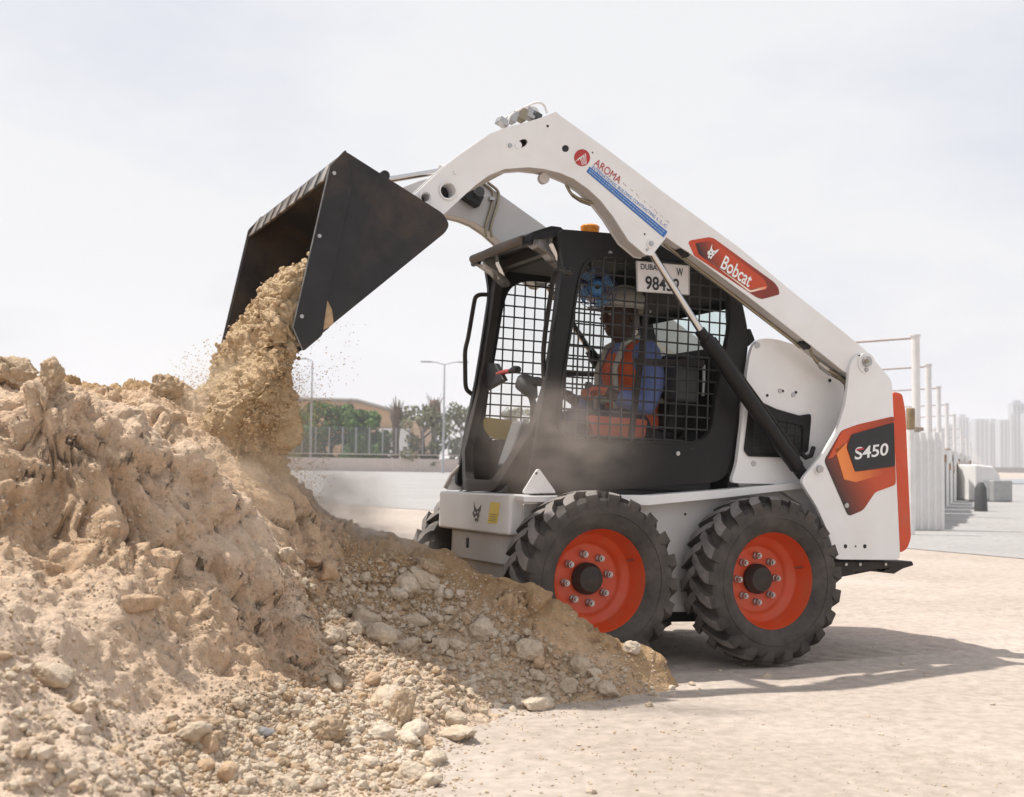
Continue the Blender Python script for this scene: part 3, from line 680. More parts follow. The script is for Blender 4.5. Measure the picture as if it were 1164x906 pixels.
# floor, side pods, rear wall
MB().box((.25, 0, .765), (.95, .78, .03)).build('cab_floor', DARK, cab)
for s in (-1, 1): MB().box((.33, s*.345, .89), (.82, .105, .24)).build('arm_pod', DARK, cab, bev=.02)
rw = [Vector((y, 0, z)) for y, z in ((-.41, .78), (.41, .78), (.41, 1.875), (-.41, 1.875))]
rh = roundp([Vector((y, 0, z)) for y, z in ((-.38, 1.49), (.38, 1.49), (.38, 1.855), (-.38, 1.855))], .05)
m_ = MB().slab([rw, rh], -.01, .01); m_.v = [(.80+v[1]+(1.87-v[2])*.06, v[0], v[2]) for v in m_.v]; m_.build('rear_wall', DARK, cab)
gl = bpy.data.materials.new('tinted_glass'); gl.use_nodes = True; b = gl.node_tree.nodes['Principled BSDF']
b.inputs['Base Color'].default_value = (.80, .90, .88, 1); b.inputs['Roughness'].default_value = .03; b.inputs['Transmission Weight'].default_value = 1; b.inputs['IOR'].default_value = 1.01
m_ = MB().slab([rh], -.002, .002); m_.v = [(.80+v[1]+(1.87-v[2])*.06, v[0], v[2]) for v in m_.v]; m_.build('rear_window', gl, cab, smooth=0)
MB().box((.20, 0, 1.885), (.46, .74, .03)).build('headliner', mat('headliner', (.03, .034, .03), .8), cab, bev=.02)
# seat
seat = part('seat', cab)
MB().box((.42, 0, 1.02), (.46, .46, .12)).build('seat_cushion', DARK, seat, bev=.04, seg=4)
MB().box((.67, 0, 1.25), (.12, .46, .42), Matrix.Rotation(R(10), 3, 'Y')).build('seat_back', DARK, seat, bev=.04, seg=4)
MB().slab([roundp(tr([(668, 472), (735, 477), (732, 498), (674, 496)], -.27), .02)], -.28, -.24).build('seat_side', mat('seat_side_orange', (.55, .09, .035), .6), seat, bev=.006)
MB().box(P(775, 438, -.30), (.13, .12, .17)).build('arm_rest', GREYP, seat, bev=.02)
MB().box((.42, 0, .90), (.42, .42, .14)).build('seat_base', mat('seat_orange', (.42, .07, .03), .6), seat, bev=.01)
# grab handles
hp = tr([(561, 335.5), (546, 334.5), (541, 337), (539.5, 341), (532, 385), (528.5, 398), (529, 438), (531, 444.5), (540, 450)], .45)
MB().tube(roundp(hp, .03, closed=False), .0115, 10).build('grab_handle', BLACKD, cab, smooth=60)
hp = [PX(x, y, -.16) for x, y in ((649, 311), (640, 305.5), (634, 305.5), (630, 310), (626, 335), (620, 375), (617.5, 400), (618, 432), (624, 436))]
MB().tube(roundp(hp, .03, closed=False), .011, 10).build('grab_handle', BLACKD, cab, smooth=60)
MB().box(PX(647, 309, -.15), (.04, .03, .035)).build('handle_bracket', BLACK, cab, bev=.006)
# control levers
ll = part('control_lever', cab)
MB().tube([PX(607, 482, .02), PX(606.5, 460, .0), PX(603, 447, -.01)], [.02, .017, .016], 12).build('lever_stem', GREYP, ll, smooth=60)
MB().tube([PX(607, 452, -.01), PX(602, 442, -.02), PX(596, 435, -.03), PX(594, 430, -.03)], [.020, .042, .050, .03], 14).build('lever_grip', GREYP, ll, smooth=80)
MB().tube([PX(600, 435, -.02), PX(612, 433, .0), PX(620, 436, .03)], [.03, .02, .018], 12).build('lever_wrist_rest', GREYP, ll, smooth=80)
q = [PX(x, y, -.13) for x, y in ((553, 412), (562, 413), (571, 424), (572, 432), (561, 441), (551, 444))]
MB().hexa([q[0], q[1], q[3], q[5]], [v+Vector((.03, 0, 0)) for v in (q[0], q[1], q[3], q[5])]).build('lever_bracket', DARK, cab, bev=.006)
MB().tube([PX(566, 425, -.12), PX(575, 422.5, -.12), PX(581, 422, -.12)], .012, 10).build('release_handle', RED, cab, smooth=60)
MB().tube([PX(580, 422, -.12), PX(585, 420, -.12), PX(589, 420, -.12)], [.012, .019, .017], 12).build('release_knob', DARK, cab, smooth=60)
# yellow sheet low on the far window, grey box beside it
MB().slab([roundp(tr([(549, 474), (584, 478), (580, 497), (572, 501), (560, 499), (550, 489)], .38), .03)], .378, .382).build('yellow_sheet', flat('yellow_sheet', (.52, .38, .07)), cab, smooth=0)
MB().box(P(594, 510, .1), (.16, .12, .24), Matrix.Rotation(R(18), 3, 'Y')).build('pedal_box', mat('grey_box', (.14, .145, .15), .6), cab, bev=.02)
# rear gap: gas spring, pipes, cap on the rear edge
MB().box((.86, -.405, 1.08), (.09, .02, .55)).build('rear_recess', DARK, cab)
gs = part('gas_spring', cab)
MB().cyl(P(821, 460, -.418), P(821, 478, -.418), .006, 10).build('spring_collar', flat('brass_yellow', (.6, .38, .06)), gs)
MB().cyl(P(821, 478, -.418), P(821, 500, -.418), .0045, 10).build('spring_rod', STEEL, gs)
MB().cyl(P(821, 500, -.418), P(820, 536, -.418), .008, 10).build('spring_barrel', GREYP, gs)
MB().tube(tr([(800, 415), (800, 432), (799, 450)], -.385), .008, 10).build('window_latch', STEEL, cab)
MB().slab([tr([(849, 374), (852, 374), (857, 387), (850, 394)], -.42)], -.43, -.36).build('rear_lamp_stub', BLACK, cab, bev=.004)
# beacon on the roof
bc = P(670.5, 266, -.28)
be = part('beacon', cab)
MB().tube([bc+Vector((0, 0, z)) for z in (-.035, .004, .012, .034, .042)], [.036, .040, .043, .046, .038], 24).build('beacon_lens', BEACON, be, smooth=50, bev=.002)
MB().cyl(bc+Vector((0, 0, -.08)), bc+Vector((0, 0, -.03)), .03, 18).build('beacon_foot', BLACK, be)

# ---------- licence plate
lpq = tr([(722.8, 296.5), (783.5, 302), (783.5, 335.5), (724, 331.5)], -.45)
pl = part('licence_plate')
MB().slab([roundp(lpq, .006)], -.452, -.448).build('plate_board', flat('plate_white', (.66, .63, .62)), pl, bev=.001)
MB().slab([roundp(lpq, .006), [sum(lpq, Vector())/4+(p-sum(lpq, Vector())/4)*.955 for p in lpq]], -.4535, -.4521).build('plate_border', flat('plate_edge', (.40, .38, .37)), pl, smooth=0)
put_text('DUBAI', P(728.3, 306.0, -.4536), P(748, 307.3, -.4536), BLK, pl, 'plate_lettering', bold=.012, height=.026)
put_text('W', P(769, 313.3, -.4536), P(776.5, 313.8, -.4536), BLK, pl, 'plate_lettering', bold=.012, height=.037)
put_text('98432', P(733.5, 328.3, -.4536), P(772.5, 331.8, -.4536), BLK, pl, 'plate_lettering', bold=.02, height=.060)

# ---------- things in the cab
FAN = empty('fan'); FAN.matrix_world = MW; tag(FAN, 'small blue fan fixed inside the cab by the front post, above the operator', 'fan')
fb = mat('fan_blue', (.10, .30, .62), .4); fd = mat('fan_cage_blue', (.035, .045, .20), .45)
c = P(676, 328, -.22); ax = Vector((-.25, -.97, 0)).normalized(); u = Vector((.97, -.25, 0)); v = Vector((0, 0, 1))
MB().tube([c-ax*.03, c-ax*.01, c+ax*.03, c+ax*.05], [.02, .042, .042, .022], 20).build('motor', fb, FAN, smooth=50)
MB().cyl(c+ax*.05, c+ax*.055, .012, 14).build('motor_cap', DARK, FAN)
cg = MB()
for r in (.03, .045, .06, .075, .09, .102):
    cg.tube([c+ax*(.045-.25*r)+(u*math.cos(t)+v*math.sin(t))*r for t in [2*PI*k/28 for k in range(28)]], .0016, 5, closed=True)
for k in range(18):
    t = 2*PI*k/18; cg.tube([c+ax*(.045-.25*r)+(u*math.cos(t)+v*math.sin(t))*r for r in (.02, .06, .102)], .0012, 4)
cg.build('cage', fd, FAN, smooth=60)
for k in range(4):
    t0 = k*PI/2+.5; V = []
    for r, w in ((.02, .3), (.06, .42), (.095, .45)):
        for q in (-1, 1): t = t0+q*w; V.append(c-ax*(.004*q)+ax*.01+(u*math.cos(t)+v*math.sin(t))*r)
    m_ = MB().add(V, [(0, 1, 3, 2), (2, 3, 5, 4)]).build('blade', flat('fan_blade_%d' % k, (.18, .36, .55)) if k == 0 else bpy.data.materials['fan_blade_0'], FAN, smooth=0, fix=False)
    so = m_.modifiers.new('s', 'SOLIDIFY'); so.thickness = .002
MB().tube([c-ax*.02, c-ax*.03+Vector((0, 0, .06)), c+Vector((0, .06, .14))], .01, 8).build('bracket', DARK, FAN)

# ---------- the operator
OP = empty('person'); OP.matrix_world = MW
tag(OP, 'operator seated in the cab in white hard hat, blue shirt and orange vest', 'person')
def blob(name, chains, m, parent, vox=.012, it=5, ells=()):   # overlapping tapered tubes and ellipsoids fused into one skin
    mb = MB()
    for ch_ in chains:
        for i in range(len(ch_)-1):
            a, b_ = Vector(ch_[i][:3]), Vector(ch_[i+1][:3]); ra, rb_ = ch_[i][3], ch_[i+1][3]
            d = (b_-a).normalized(); mb.tube([a-d*ra*.95, a-d*ra*.6, a, b_, b_+d*rb_*.6, b_+d*rb_*.95], [ra*.3, ra*.8, ra, rb_, rb_*.8, rb_*.3], 14)
    for c_, r_ in ells:
        V = []; nr, na = 10, 16
        for i in range(nr+1):
            f = -PI/2+PI*(i+.001)/(nr+.002)
            for k in range(na): t = 2*PI*k/na; V.append((c_[0]+r_[0]*math.cos(f)*math.cos(t), c_[1]+r_[1]*math.cos(f)*math.sin(t), c_[2]+r_[2]*math.sin(f)))
        mb.add(V, [(i*na+k, i*na+(k+1) % na, (i+1)*na+(k+1) % na, (i+1)*na+k) for i in range(nr) for k in range(na)]+[tuple(range(na))[::-1], tuple(nr*na+k for k in range(na))])
    o = mb.build(name, m, parent, smooth=0); q = o.modifiers.new('fuse', 'REMESH'); q.mode = 'VOXEL'; q.voxel_size = vox; q.use_smooth_shade = True
    q = o.modifiers.new('relax', 'SMOOTH'); q.factor = .5; q.iterations = it; return o
SKIN = mat('dark_brown_skin', (.075, .036, .024), .55); SHIRT = mat('blue_shirt', (.16, .21, .46), .8, bump=.006, bs=22, var=.15); VEST = mat('orange_vest', (.75, .13, .04), .7, bump=.004, bs=25); HELM = mat('hard_hat_white', (.62, .58, .52), .4)
REFL = flat('reflective_band', (.50, .48, .40)); TROUS = mat('navy_trousers', (.03, .04, .08), .85)
hc = P(706, 375, 0); hx, hz = hc.x, 1.615
torso = [(.52, 0, 1.08), (.52, 0, 1.22), (.505, 0, 1.36), (.49, 0, 1.44)]
def torso_e(k): return [((.52, 0, 1.10), (.13*k, .165*k, .12*k)), ((.52, 0, 1.22), (.12*k, .155*k, .15*k)), ((.505, 0, 1.36), (.125*k, .18*k, .13*k)), ((.495, 0, 1.44), (.085*k, .15*k, .075*k))]
arms_ = [[(.495, s*.165, 1.445, .058), (.50, s*.225, 1.31, .048), (.45, s*.245, 1.19, .042), (.34, s*.225, 1.21, .034), (.25, s*.195, 1.245, .027)] for s in (-1, 1)]
legs_ = [[(.46, s*.10, 1.08, .09), (.10, s*.13, 1.07, .066), (.03, s*.13, .95, .052), (.0, s*.12, .85, .042)] for s in (-1, 1)]
blob('body', arms_+legs_+[[(.485, 0, 1.46, .055), (.455, 0, 1.56, .052)]], SKIN, OP, .013, 4, torso_e(.93)+[((hx, 0, hz+.03), (.095, .078, .115)), ((hx-.02, 0, hz-.035), (.07, .058, .06))])
sl = [[(p[0], p[1], p[2], p[3]+.014) for p in a_[:4]] for a_ in arms_]
blob('shirt', sl+[[(.487, 0, 1.45, .075), (.475, 0, 1.50, .062)]], SHIRT, OP, .012, 3, torso_e(1.02))
blob('vest', [[(.50, s*.09, 1.20, .08), (.495, s*.085, 1.43, .078), (.49, s*.08, 1.46, .06)] for s in (-1, 1)], VEST, OP, .012, 3, torso_e(1.07)[:3])
blob('trousers', [[(p[0], p[1], p[2], p[3]+.014) for p in l_] for l_ in legs_], TROUS, OP, .013, 3, [((.50, 0, 1.06), (.14, .175, .10))])
bs = MB()
for yy in (-.09, .09): bs.tube([(.375, yy*1.1, 1.12), (.368, yy*1.1, 1.25), (.365, yy, 1.37), (.41, yy*.95, 1.49), (.49, yy*.95, 1.535), (.575, yy*.95, 1.49), (.64, yy, 1.37), (.655, yy, 1.2)], .015, 6)
bs.tube([(.52+.142*math.cos(t), .178*math.sin(t), 1.22) for t in [2*PI*k/24 for k in range(24)]], .015, 6, closed=True)
bs.build('reflective_bands', REFL, OP, smooth=60)
GLOVE = mat('orange_glove', (.55, .13, .06), .7)
for s in (-1, 1):   # boots and hands
    MB().tube([(.01, s*.12, .80), (-.04, s*.12, .81), (-.12, s*.12, .80), (-.15, s*.12, .795)], [.05, .055, .045, .03], 12).build('boot', DARK, OP, smooth=60)
    hb = Vector((.25, s*.195, 1.245)); ch2 = [[(hb.x+.01, hb.y, hb.z, .026), (hb.x-.03, hb.y, hb.z+.004, .026)]]
    for k, L in enumerate((.030, .034, .031, .024)):
        y = hb.y+(-.030+.020*k)
        ch2.append([(hb.x-.02, hb.y+(-.018+.012*k), hb.z+.004, .014), (hb.x-.075, y, hb.z+.008, .0105), (hb.x-.100, y, hb.z-.008, .0095), (hb.x-.100, y, hb.z-.028-L*.2, .009), (hb.x-.080, y, hb.z-.038-L*.2, .008)])
    ch2.append([(hb.x-.01, hb.y-s*.02, hb.z-.002, .015), (hb.x-.045, hb.y-s*.040, hb.z-.018, .012), (hb.x-.072, hb.y-s*.032, hb.z-.032, .0095)])
    blob('hand', ch2, SKIN if s > 0 else GLOVE, OP, .004, 2)
    c = Vector((hb.x-.082, hb.y, hb.z-.018)); lv = part('control_lever', cab)
    MB().tube([c+Vector((.03, 0, -.30)), c+Vector((.01, 0, -.08))], .012, 10).build('lever_stem', DARK, lv); MB().tube([c+Vector((.01, 0, -.09)), c, c+Vector((-.005, 0, .045)), c+Vector((-.005, 0, .055))], [.014, .014, .02, .012], 12).build('lever_grip', GREYP, lv, smooth=60)
# face
fc = MB()
fc.tube([(hx-.082, 0, hz+.035), (hx-.108, 0, hz+.005), (hx-.09, 0, hz-.01)], [.010, .017, .012], 10); fc.build('nose', SKIN, OP, smooth=80)
for s in (-1, 1):
    MB().tube([(hx-.083, s*.032, hz+.035), (hx-.090, s*.032, hz+.035)], [.013, .009], 12).build('eye', flat('eye_white_%d' % (s+1), (.55, .5, .46)), OP, smooth=60)
    MB().tube([(hx-.090, s*.032, hz+.035), (hx-.092, s*.032, hz+.035)], .005, 8).build('pupil', BLK, OP)
    MB().tube([(hx+.01, s*.088, hz-.01), (hx+.012, s*.096, hz+.015), (hx+.02, s*.094, hz+.04)], [.008, .014, .012], 10).build('ear', SKIN, OP, smooth=80)
MB().tube([(hx-.082, -.025, hz-.04), (hx-.09, 0, hz-.042), (hx-.082, .025, hz-.04)], [.004, .007, .004], 8).build('mouth', flat('lip_brown', (.12, .05, .04)), OP, smooth=80)
# hard hat
hh = MB(); V = []; NR, NA = 9, 28
for i in range(NR+1):
    f = i/NR*PI/2
    for k in range(NA): t = 2*PI*k/NA; V.append((hx+.01+.128*math.cos(t)*math.cos(f), .108*math.sin(t)*math.cos(f), hz+.065+.112*math.sin(f)))
hh.add(V, [(i*NA+k, i*NA+(k+1) % NA, (i+1)*NA+(k+1) % NA, (i+1)*NA+k) for i in range(NR) for k in range(NA)])
V = []
for i, (k1, dz) in enumerate(((1, 0), (1.07, -.004), (1.12, -.010))):
    for k in range(NA):
        t = 2*PI*k/NA; vis = .055*max(0, -math.cos(t))**2*i/2
        V.append((hx+.01+(.128*k1+vis)*math.cos(t), .108*k1*math.sin(t), hz+.065+dz))
hh.add(V, [(i*NA+k, i*NA+(k+1) % NA, (i+1)*NA+(k+1) % NA, (i+1)*NA+k) for i in range(2) for k in range(NA)])
ho = hh.build('hard_hat', HELM, OP, smooth=60); so = ho.modifiers.new('s', 'SOLIDIFY'); so.thickness = .004; so.offset = 1
rg = MB()
for yy in (-.03, 0, .03): rg.tube([(hx+.01+.13*math.cos(t), yy*math.sin(t), hz+.066+.113*math.sin(t)) for t in [PI*k/12 for k in range(2, 11)]], .005, 6)
rg.build('hat_ridge', HELM, OP, smooth=60)
# ================================================================== GROUND AND SOIL
def soil_mat(name, cols, bump=.004, scale=1.0, fresh=None, grain=1.0):
    m = bpy.data.materials.new(name); m.use_nodes = True; N = m.node_tree.nodes; L = m.node_tree.links; b = N['Principled BSDF']
    b.inputs['Roughness'].default_value = .95; b.inputs['Specular IOR Level'].default_value = .15
    tc = N.new('ShaderNodeNewGeometry')
    def noise(s, d=6, r=.6):
        n = N.new('ShaderNodeTexNoise'); n.inputs['Scale'].default_value = s*scale; n.inputs['Detail'].default_value = d; n.inputs['Roughness'].default_value = r; L.new(tc.outputs['Position'], n.inputs['Vector']); return n
    a = noise(1.1, 7, .62); r = N.new('ShaderNodeValToRGB'); e = r.color_ramp.elements
    e[0].position = .33; e[0].color = (*cols[0], 1); e[1].position = .68; e[1].color = (*cols[-1], 1)
    for i, c in enumerate(cols[1:-1]): q = r.color_ramp.elements.new(.33+.35*(i+1)/(len(cols)-1)); q.color = (*c, 1)
    L.new(a.outputs[0], r.inputs[0])
    g = noise(34, 4, .7); mr = N.new('ShaderNodeMapRange'); mr.inputs[1].default_value = .3; mr.inputs[2].default_value = .7; mr.inputs[3].default_value = .80; mr.inputs[4].default_value = 1.16; L.new(g.outputs[0], mr.inputs[0])
    src_ = r.outputs[0]
    if fresh:      # recently dug soil, darker and browner where the mesh attribute says so
        at = N.new('ShaderNodeAttribute'); at.attribute_name = 'fresh'; fm = N.new('ShaderNodeMix'); fm.data_type = 'RGBA'; L.new(at.outputs['Fac'], fm.inputs[0]); L.new(src_, fm.inputs[6]); fm.inputs[7].default_value = (*fresh, 1); src_ = fm.outputs[2]
        at2 = N.new('ShaderNodeAttribute'); at2.attribute_name = 'pale'; fm2 = N.new('ShaderNodeMix'); fm2.data_type = 'RGBA'; L.new(at2.outputs['Fac'], fm2.inputs[0]); L.new(src_, fm2.inputs[6]); fm2.inputs[7].default_value = (.69, .545, .42, 1); src_ = fm2.outputs[2]
    vm = N.new('ShaderNodeVectorMath'); vm.operation = 'SCALE'; L.new(src_, vm.inputs[0]); L.new(mr.outputs[0], vm.inputs['Scale']); L.new(vm.outputs[0], b.inputs['Base Color'])
    h_ = noise(48, 8, .75); vo_ = N.new('ShaderNodeTexVoronoi'); vo_.inputs['Scale'].default_value = 55*scale; vo_.inputs['Randomness'].default_value = 1; L.new(tc.outputs['Position'], vo_.inputs['Vector'])
    vo2 = N.new('ShaderNodeTexVoronoi'); vo2.inputs['Scale'].default_value = 130*scale; L.new(tc.outputs['Position'], vo2.inputs['Vector'])
    a1 = N.new('ShaderNodeMath'); a1.operation = 'MULTIPLY_ADD'; a1.inputs[1].default_value = -.45*grain; L.new(vo_.outputs['Distance'], a1.inputs[0]); L.new(h_.outputs[0], a1.inputs[2])
    h = N.new('ShaderNodeMath'); h.operation = 'MULTIPLY_ADD'; h.inputs[1].default_value = -.25*grain; L.new(vo2.outputs['Distance'], h.inputs[0]); L.new(a1.outputs[0], h.inputs[2]); bp = N.new('ShaderNodeBump'); bp.inputs['Distance'].default_value = bump; bp.inputs['Strength'].default_value = 1; L.new(h.outputs[0], bp.inputs['Height']); L.new(bp.outputs[0], b.inputs['Normal'])
    return m
SAND = soil_mat('pale_sand', [(.40, .335, .28), (.45, .383, .326), (.49, .425, .368)], .002, .5, None, .15)
SOIL = soil_mat('dug_soil', [(.53, .36, .225), (.62, .45, .305), (.69, .535, .39)], .011, 1, (.44, .295, .165))
SOILW = soil_mat('fresh_soil', [(.48, .335, .19), (.56, .41, .25), (.64, .49, .32)], .010, 1.3)
ROCKM = soil_mat('tan_rock', [(.48, .385, .28), (.57, .475, .365), (.65, .56, .455)], .004, 1.7)
ROCKG = soil_mat('grey_rock', [(.26, .25, .25), (.33, .32, .32)], .002, 2)

def axis(lo, hi, st, far):
    a = list(np.arange(lo, hi, st)); s = st; x = hi
    while x < far: a.append(x); s *= 1.22; x += s
    a.append(far); s = st; x = lo; b = []
    while x > -far: s *= 1.22; x -= s; b.append(x)
    return np.array(b[::-1]+a)
# grid in camera-aligned ground axes (right, forward)
C0 = np.array([CW[0], CW[1]]); rh = np.array([RH.x, RH.y]); fh = np.array([FH.x, FH.y])
def grid_mesh(name, us, vs, zf, m, keep=None):
    U, V_ = np.meshgrid(us, vs); u = U.ravel(); v = V_.ravel()
    X = C0[0]+u*rh[0]+v*fh[0]; Y = C0[1]+u*rh[1]+v*fh[1]
    co = zf(u, v, X, Y)
    if co.ndim == 1: co = np.stack([X, Y, co], 1)
    nu, nv = len(us), len(vs); idx = np.arange(nu*nv).reshape(nv, nu)
    F = np.stack([idx[:-1, :-1], idx[:-1, 1:], idx[1:, 1:], idx[1:, :-1]], -1).reshape(-1, 4)
    if keep is not None: F = F[keep(u, v, co)[F].any(1)]
    used = np.unique(F); remap = -np.ones(len(co), int); remap[used] = np.arange(len(used)); F = remap[F]; co = co[used]
    me = bpy.data.meshes.new(name); me.vertices.add(len(co)); me.vertices.foreach_set('co', co.ravel().astype(np.float32))
    me.loops.add(F.size); me.loops.foreach_set('vertex_index', F.ravel().astype(np.int32)); me.polygons.add(len(F))
    me.polygons.foreach_set('loop_start', np.arange(0, F.size, 4, dtype=np.int32)); me.polygons.foreach_set('use_smooth', np.ones(len(F), bool))
    me.update(calc_edges=True); me.validate(); me.materials.append(m)
    o = bpy.data.objects.new(name, me); COL.objects.link(o); return o
def uv_of(p): d = Vector((p[0]-C0[0], p[1]-C0[1], 0)); return d.dot(RH), d.dot(FH)

def ground_z(u, v, X, Y):
    p = np.stack([X, Y, 0*X], 1); w = 1/(1+np.maximum(0, v-6)*.15)
    near = np.clip((10.5-np.hypot(u, v-5))/5, 0, 1)
    z = .014*fbm(p*.9, 3, 3)*near + .0018*fbm(p*4, 4, 5, .55)*near*np.clip(fbm(p*.7, 2, 305)*1.5+.6, .1, 1)
    # wheel ruts and scraped ridges running across in front of the rear wheel
    q = np.stack([X*.35, Y*6, 0*X], 1); z += .009*np.maximum(0, fbm(q, 3, 9))*near
    # tyre prints left by the loader as it rolled up to the heap
    for yt in (-.60, .60):
        d_ = (Y-yt-.10*np.sin(X*.9))/.13; inn = np.clip(1.25-np.abs(d_), 0, .25)*4*(X > 1.0)*(X < 9); ph = (X+np.abs(Y-yt)*.55)/.135
        z += near*inn*(-.010+.008*(np.abs(ph-np.floor(ph)-.5) < .28))*np.clip(.6+fbm(p*1.1, 2, 303), .15, 1)
        z += near*.008*np.exp(-((np.abs(d_)-1.35)/.2)**2)*(X > 1.0)*(X < 9)
    for k_, (cx_, cy_, R_) in enumerate(((1.0, -2.9, 2.3), (1.2, -3.1, 2.05))):      # an old turning scuff
        q_ = (np.hypot(X-cx_, Y-cy_)-R_)/.12; z += near*(.007*np.exp(-(np.abs(q_)-1.2)**2*12)-.006*np.exp(-q_**2))*np.clip(fbm(p*.8, 2, 306)*1.5+.4, 0, 1)
    lum = 1-worley(p*9, 21); z += .010*np.maximum(0, lum-.55)*np.clip(fbm(p*1.3, 2, 33)*2, 0, 1)*near
    return z-.012
us = axis(-3.0, 3.6, .016, 2500); vs_ = axis(2.6, 8.5, .016, 2500)
vs_ = vs_[vs_ > -60]
GR = grid_mesh('ground', us, vs_, ground_z, SAND); tag(GR, kind='structure')

# paved road behind, a sheet above the sand
ROADM = soil_mat('pale_concrete', [(.33, .315, .305), (.36, .345, .335), (.39, .375, .365)], .001, .3)
rdp = [WG(-900, 568, .02), WG(330, 568, .02), WG(700, 592, .02), WG(1164, 632, .02), WG(1900, 690, .02)]
rdb = [WG(1900, 545, .02), WG(1125, 544, .02), WG(500, 534, .02), WG(-900, 534, .02)]
pts = [(p.x, p.y) for p in rdp+rdb]
RD = MB().add([(x, y, -.006) for x, y in pts], [tuple(range(len(pts)))]); ro = RD.build('road', ROADM, smooth=0); tag(ro, kind='structure')
for t, w in ((.25, .10), (.62, .12)):
    a1, a2, a3 = [rdp[i].lerp(rdb[j], t*.05) for i, j in ((1, 2), (3, 1), (4, 0))]
# sea strip beyond the promenade on the right
wm = mat('water', (.22, .25, .27), .25, var=.05)
wp = [WG(1100, 549.5, .03), WG(1900, 552, .03), WG(1900, 536.5+12, .03), WG(1100, 544.5, .03)]
wo = MB().add([(p.x, p.y, .03) for p in wp], [(0, 1, 2, 3)]).build('water', wm, smooth=0); tag(wo, kind='structure')

# ---- soil heap: thin-plate surface through measured points (photo x, y, distance)
cp = [(0, 462, 3.9), (60, 458, 3.95), (130, 492, 4.05), (200, 545, 4.15), (250, 578, 4.25), (290, 622, 4.32), (330, 690, 4.4), (352, 738, 4.42),
      (0, 580, 3.66), (100, 640, 3.76), (190, 670, 3.88), (270, 725, 4.05), (0, 680, 3.30), (100, 700, 3.45), (180, 735, 3.62), (260, 760, 3.8), (330, 765, 4.0),
      (0, 750, 2.95), (60, 790, 3.0), (0, 830, 2.7), (0, 905, 2.45), (150, 800, 3.3), (150, 905, 2.85), (250, 840, 3.3), (300, 905, 3.1), (400, 905, 3.25), (460, 890, 3.5),
      (350, 820, 3.75), (420, 800, 4.0), (470, 820, 4.05), (420, 740, 4.45), (480, 760, 4.5), (540, 790, 4.62),
      (0, 512, 3.90), (60, 522, 3.92), (130, 565, 3.98), (200, 612, 4.08), (250, 655, 4.18), (295, 705, 4.27), (325, 745, 4.34),
      (60, 448, 4.3), (130, 478, 4.32), (200, 527, 4.42), (250, 562, 4.5), (300, 618, 4.58), (340, 672, 4.62),
      (400, 690, 4.75), (360, 640, 4.85), (300, 560, 4.85), (200, 480, 4.75), (250, 520, 4.8), (120, 462, 4.75), (0, 440, 4.7), (320, 600, 4.85),
      (480, 700, 5.0), (450, 650, 5.1), (540, 740, 4.85), (600, 762, 4.82), (660, 777, 4.84), (720, 777, 4.98),
      (470, 612, 5.55), (420, 600, 5.5), (370, 582, 5.5), (530, 626, 5.42), (572, 643, 5.12), (605, 666, 5.04), (638, 698, 5.01), (668, 722, 5.02), (705, 741, 5.06), (745, 753, 5.15), (560, 690, 4.98), (640, 742, 4.92),
      (330, 545, 5.45), (280, 500, 5.4), (230, 448, 5.4), (190, 446, 5.3), (100, 452, 5.2), (0, 434, 5.1)]
cpu = []
for x, y, d in cp: p = W(x, y, d); u, v = uv_of(p); cpu.append((u, v, p.z))
# back slope and the surroundings (in ground axes)
def addp(x, d, z): u = (x-582)/FOC*d; cpu.append((u, d, z))
for x, z in ((-600, .9), (-250, 1.15), (0, 1.0), (150, 1.0), (230, .95), (330, .75), (400, .42), (470, .28), (530, .12)): addp(x, 6.2, z)
for x, z in ((-700, .5), (-250, .6), (0, .5), (200, .45), (330, .30), (430, .06), (520, -.05)): addp(x, 7.2, z)
for x in (-700, -200, 150, 350, 500): addp(x, 8.6, -.15)
for x, d, z in ((-250, 2.4, .25), (-250, 3.2, .65), (-250, 3.9, 1.1), (-250, 4.6, 1.25), (-500, 2.2, .3), (-500, 4, 1.15), (-500, 5, 1.2), (150, 2.2, .0), (350, 2.4, -.08), (500, 2.8, -.08)): addp(x, d, z)
for x, d, z in ((775, 4.95, -.07), (790, 5.2, -.09), (770, 5.4, -.09), (760, 4.75, -.06), (590, 5.45, .20), (620, 5.38, .05), (655, 5.35, -.05), (620, 5.80, -.02), (660, 5.62, -.08), (700, 5.68, -.07), (740, 5.7, -.07), (590, 5.9, .02)): addp(x, d, z)
for x, d in ((560, 3.4), (540, 4.0), (620, 4.4), (760, 4.8), (830, 5.3), (800, 5.8), (700, 6.2), (620, 6.0), (600, 6.8), (570, 5.95), (900, 6.5), (850, 4.2), (680, 3.6)): addp(x, d, -.07)
K = np.array(cpu)
def tps_fit(K, lam=.0012):
    n = len(K); d = np.hypot(K[:, None, 0]-K[None, :, 0], K[:, None, 1]-K[None, :, 1]); A = np.where(d > 0, d*d*np.log(d+1e-12), 0)+np.eye(n)*lam
    Pm = np.c_[np.ones(n), K[:, :2]]; M_ = np.block([[A, Pm], [Pm.T, np.zeros((3, 3))]]); return np.linalg.solve(M_, np.r_[K[:, 2], 0, 0, 0])
wt = tps_fit(K)
def tps(u, v):
    z = wt[-3]+wt[-2]*u+wt[-1]*v
    for i in range(len(K)):
        d2 = (u-K[i, 0])**2+(v-K[i, 1])**2; z = z+wt[i]*.5*d2*np.log(d2+1e-12)
    return z
